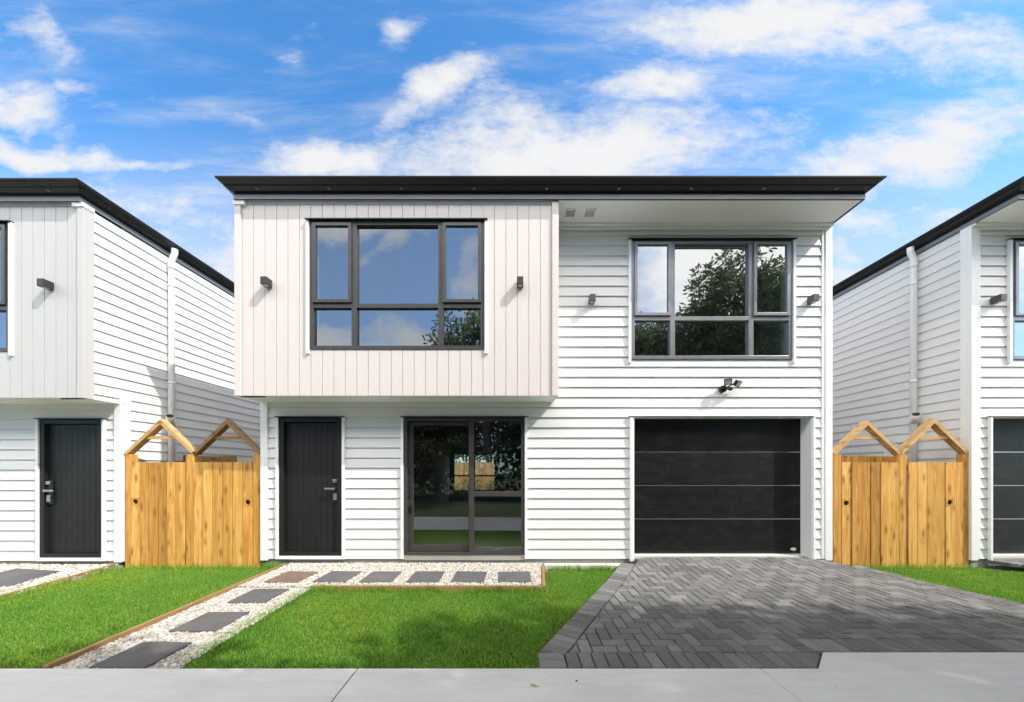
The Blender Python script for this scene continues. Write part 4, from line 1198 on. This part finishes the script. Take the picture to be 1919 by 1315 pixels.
BK = [(-.45, .71, .45, .06, -4, 1.1), (-.12, .49, .14, .10, 20, 1.1), (-.5, .37, .5, .10, 0, 1.3), (-.32, .66, .22, .05, 12, 1.0), (-.10, .62, .06, .10, -30, .9), (-.62, .62, .06, .07, 60, .9), (.62, .60, .55, .30, 0, 1.3), (.5, 1.2, 1.2, .35, 10, 1.0), (-1.3, .8, .6, .25, 0, .9), (1.7, .7, .7, .4, 0, 1.1), (0, .2, 3, .18, 0, .8)]
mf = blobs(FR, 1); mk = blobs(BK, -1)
def step(x, a, b, top):
    q = w.n('ShaderNodeMapRange'); q.interpolation_type = 'SMOOTHSTEP'; q.inputs[1].default_value = a; q.inputs[2].default_value = b; q.inputs[4].default_value = top
    w.l(x, q.inputs[0]); return q.outputs[0]
fill_bank = w.math('MAXIMUM', step(v, .72, .98, 1.0), step(u, .22, .45, .20))
mk = w.math('MAXIMUM', mk, w.math('SUBTRACT', step(v, .74, 1.0, 1.2), step(v, 1.4, 2.0, 1.0)))     # unseen bright bank behind the camera, added to fill the shaded fronts
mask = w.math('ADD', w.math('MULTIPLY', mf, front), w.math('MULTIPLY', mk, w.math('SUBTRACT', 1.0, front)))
def fbm(rot, sx, sy, scale, det, rough, dist):
    q = w.n('ShaderNodeMapping'); q.inputs['Rotation'].default_value = (0, 0, math.radians(rot)); q.inputs['Scale'].default_value = (sx, sy, 1)
    w.l(uv.outputs[0], q.inputs['Vector'])
    return w.noise(q.outputs[0], scale, det, rough, dist)
fb1 = fbm(-12, 1.0, 1.7, 3.0, 15, .66, .25)
fb3 = fbm(10, 1.0, 2.6, 9.0, 12, .68, .2)
fb2 = fbm(16, .55, 2.6, 1.7, 13, .66, .35)
fb4 = fbm(-24, .5, 3.2, 3.4, 13, .7, .3)
d1 = w.math('ADD', mask, w.math('ADD', w.math('MULTIPLY', w.math('SUBTRACT', fb1, .5), 1.9), w.math('MULTIPLY', w.math('SUBTRACT', fb3, .5), .8)))
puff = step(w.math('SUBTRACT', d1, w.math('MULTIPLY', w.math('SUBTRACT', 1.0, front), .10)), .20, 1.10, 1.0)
wisp = w.math('MULTIPLY', step(w.math('ADD', fb2, w.math('MULTIPLY', mask, .16))  , .43, .84, .7), step(fb4, .30, .62, 1.0))
veil = step(v, 1.1, .55, .5)
thin = w.math('MULTIPLY', w.math('MAXIMUM', wisp, veil), w.math('ADD', w.math('MULTIPLY', front, .4), .6))
dens = w.math('MAXIMUM', puff, thin)
hs = w.n('ShaderNodeHueSaturation'); hs.inputs['Saturation'].default_value = 1.14; hs.inputs['Value'].default_value = 1.0; w.l(sky.outputs[0], hs.inputs['Color'])
skyc = w.mix(1.0, hs.outputs[0], (.72, 1.18, 1.34), 'MULTIPLY')
cloudc = w.mix(front, w.mix(fill_bank, (5.2, 5.2, 5.2), (34.0, 32.2, 29.6)), (3.95, 3.95, 3.95))
shade = w.mix(w.math('MULTIPLY', fb1, .4), cloudc, (3.0, 3.12, 3.3))
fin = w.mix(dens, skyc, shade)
fin = w.mix(step(v, 1.55, 2.1, .85), fin, (1.75, 1.72, 1.66))      # unseen grey layer overhead, added to take blue out of the fill
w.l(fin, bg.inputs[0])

sd = bpy.data.lights.new('sun', 'SUN'); sd.energy = 3.0; sd.angle = math.radians(.6); sd.color = (1.0, .955, .89)
so = bpy.data.objects.new('sun', sd); link(so)
so.rotation_euler = (-SUN).to_track_quat('-Z', 'Y').to_euler(); so.location = (20, -10, 22)

# ------------------------------------------------------------------ camera
cd = bpy.data.cameras.new('camera'); cam = bpy.data.objects.new('camera', cd); link(cam)
cam.location = (0, 0, 1.4); cam.rotation_euler = (math.radians(90), 0, 0)
cd.sensor_width = 36; cd.lens = 36*640/1919
cd.shift_x = -7.5/1919; cd.shift_y = 222.5/1919
cd.clip_start = .05; cd.clip_end = 2000
scene.camera = cam
scene.render.resolution_x, scene.render.resolution_y = 1024, 702
scene.view_settings.view_transform = 'Standard'; scene.view_settings.look = 'None'
scene.view_settings.exposure = 0.68; scene.view_settings.gamma = 1
scene.cycles.use_denoising = True
scene.cycles.caustics_reflective = False
scene.cycles.max_bounces = 10; scene.cycles.transparent_max_bounces = 16
scene.cycles.sample_clamp_indirect = 6
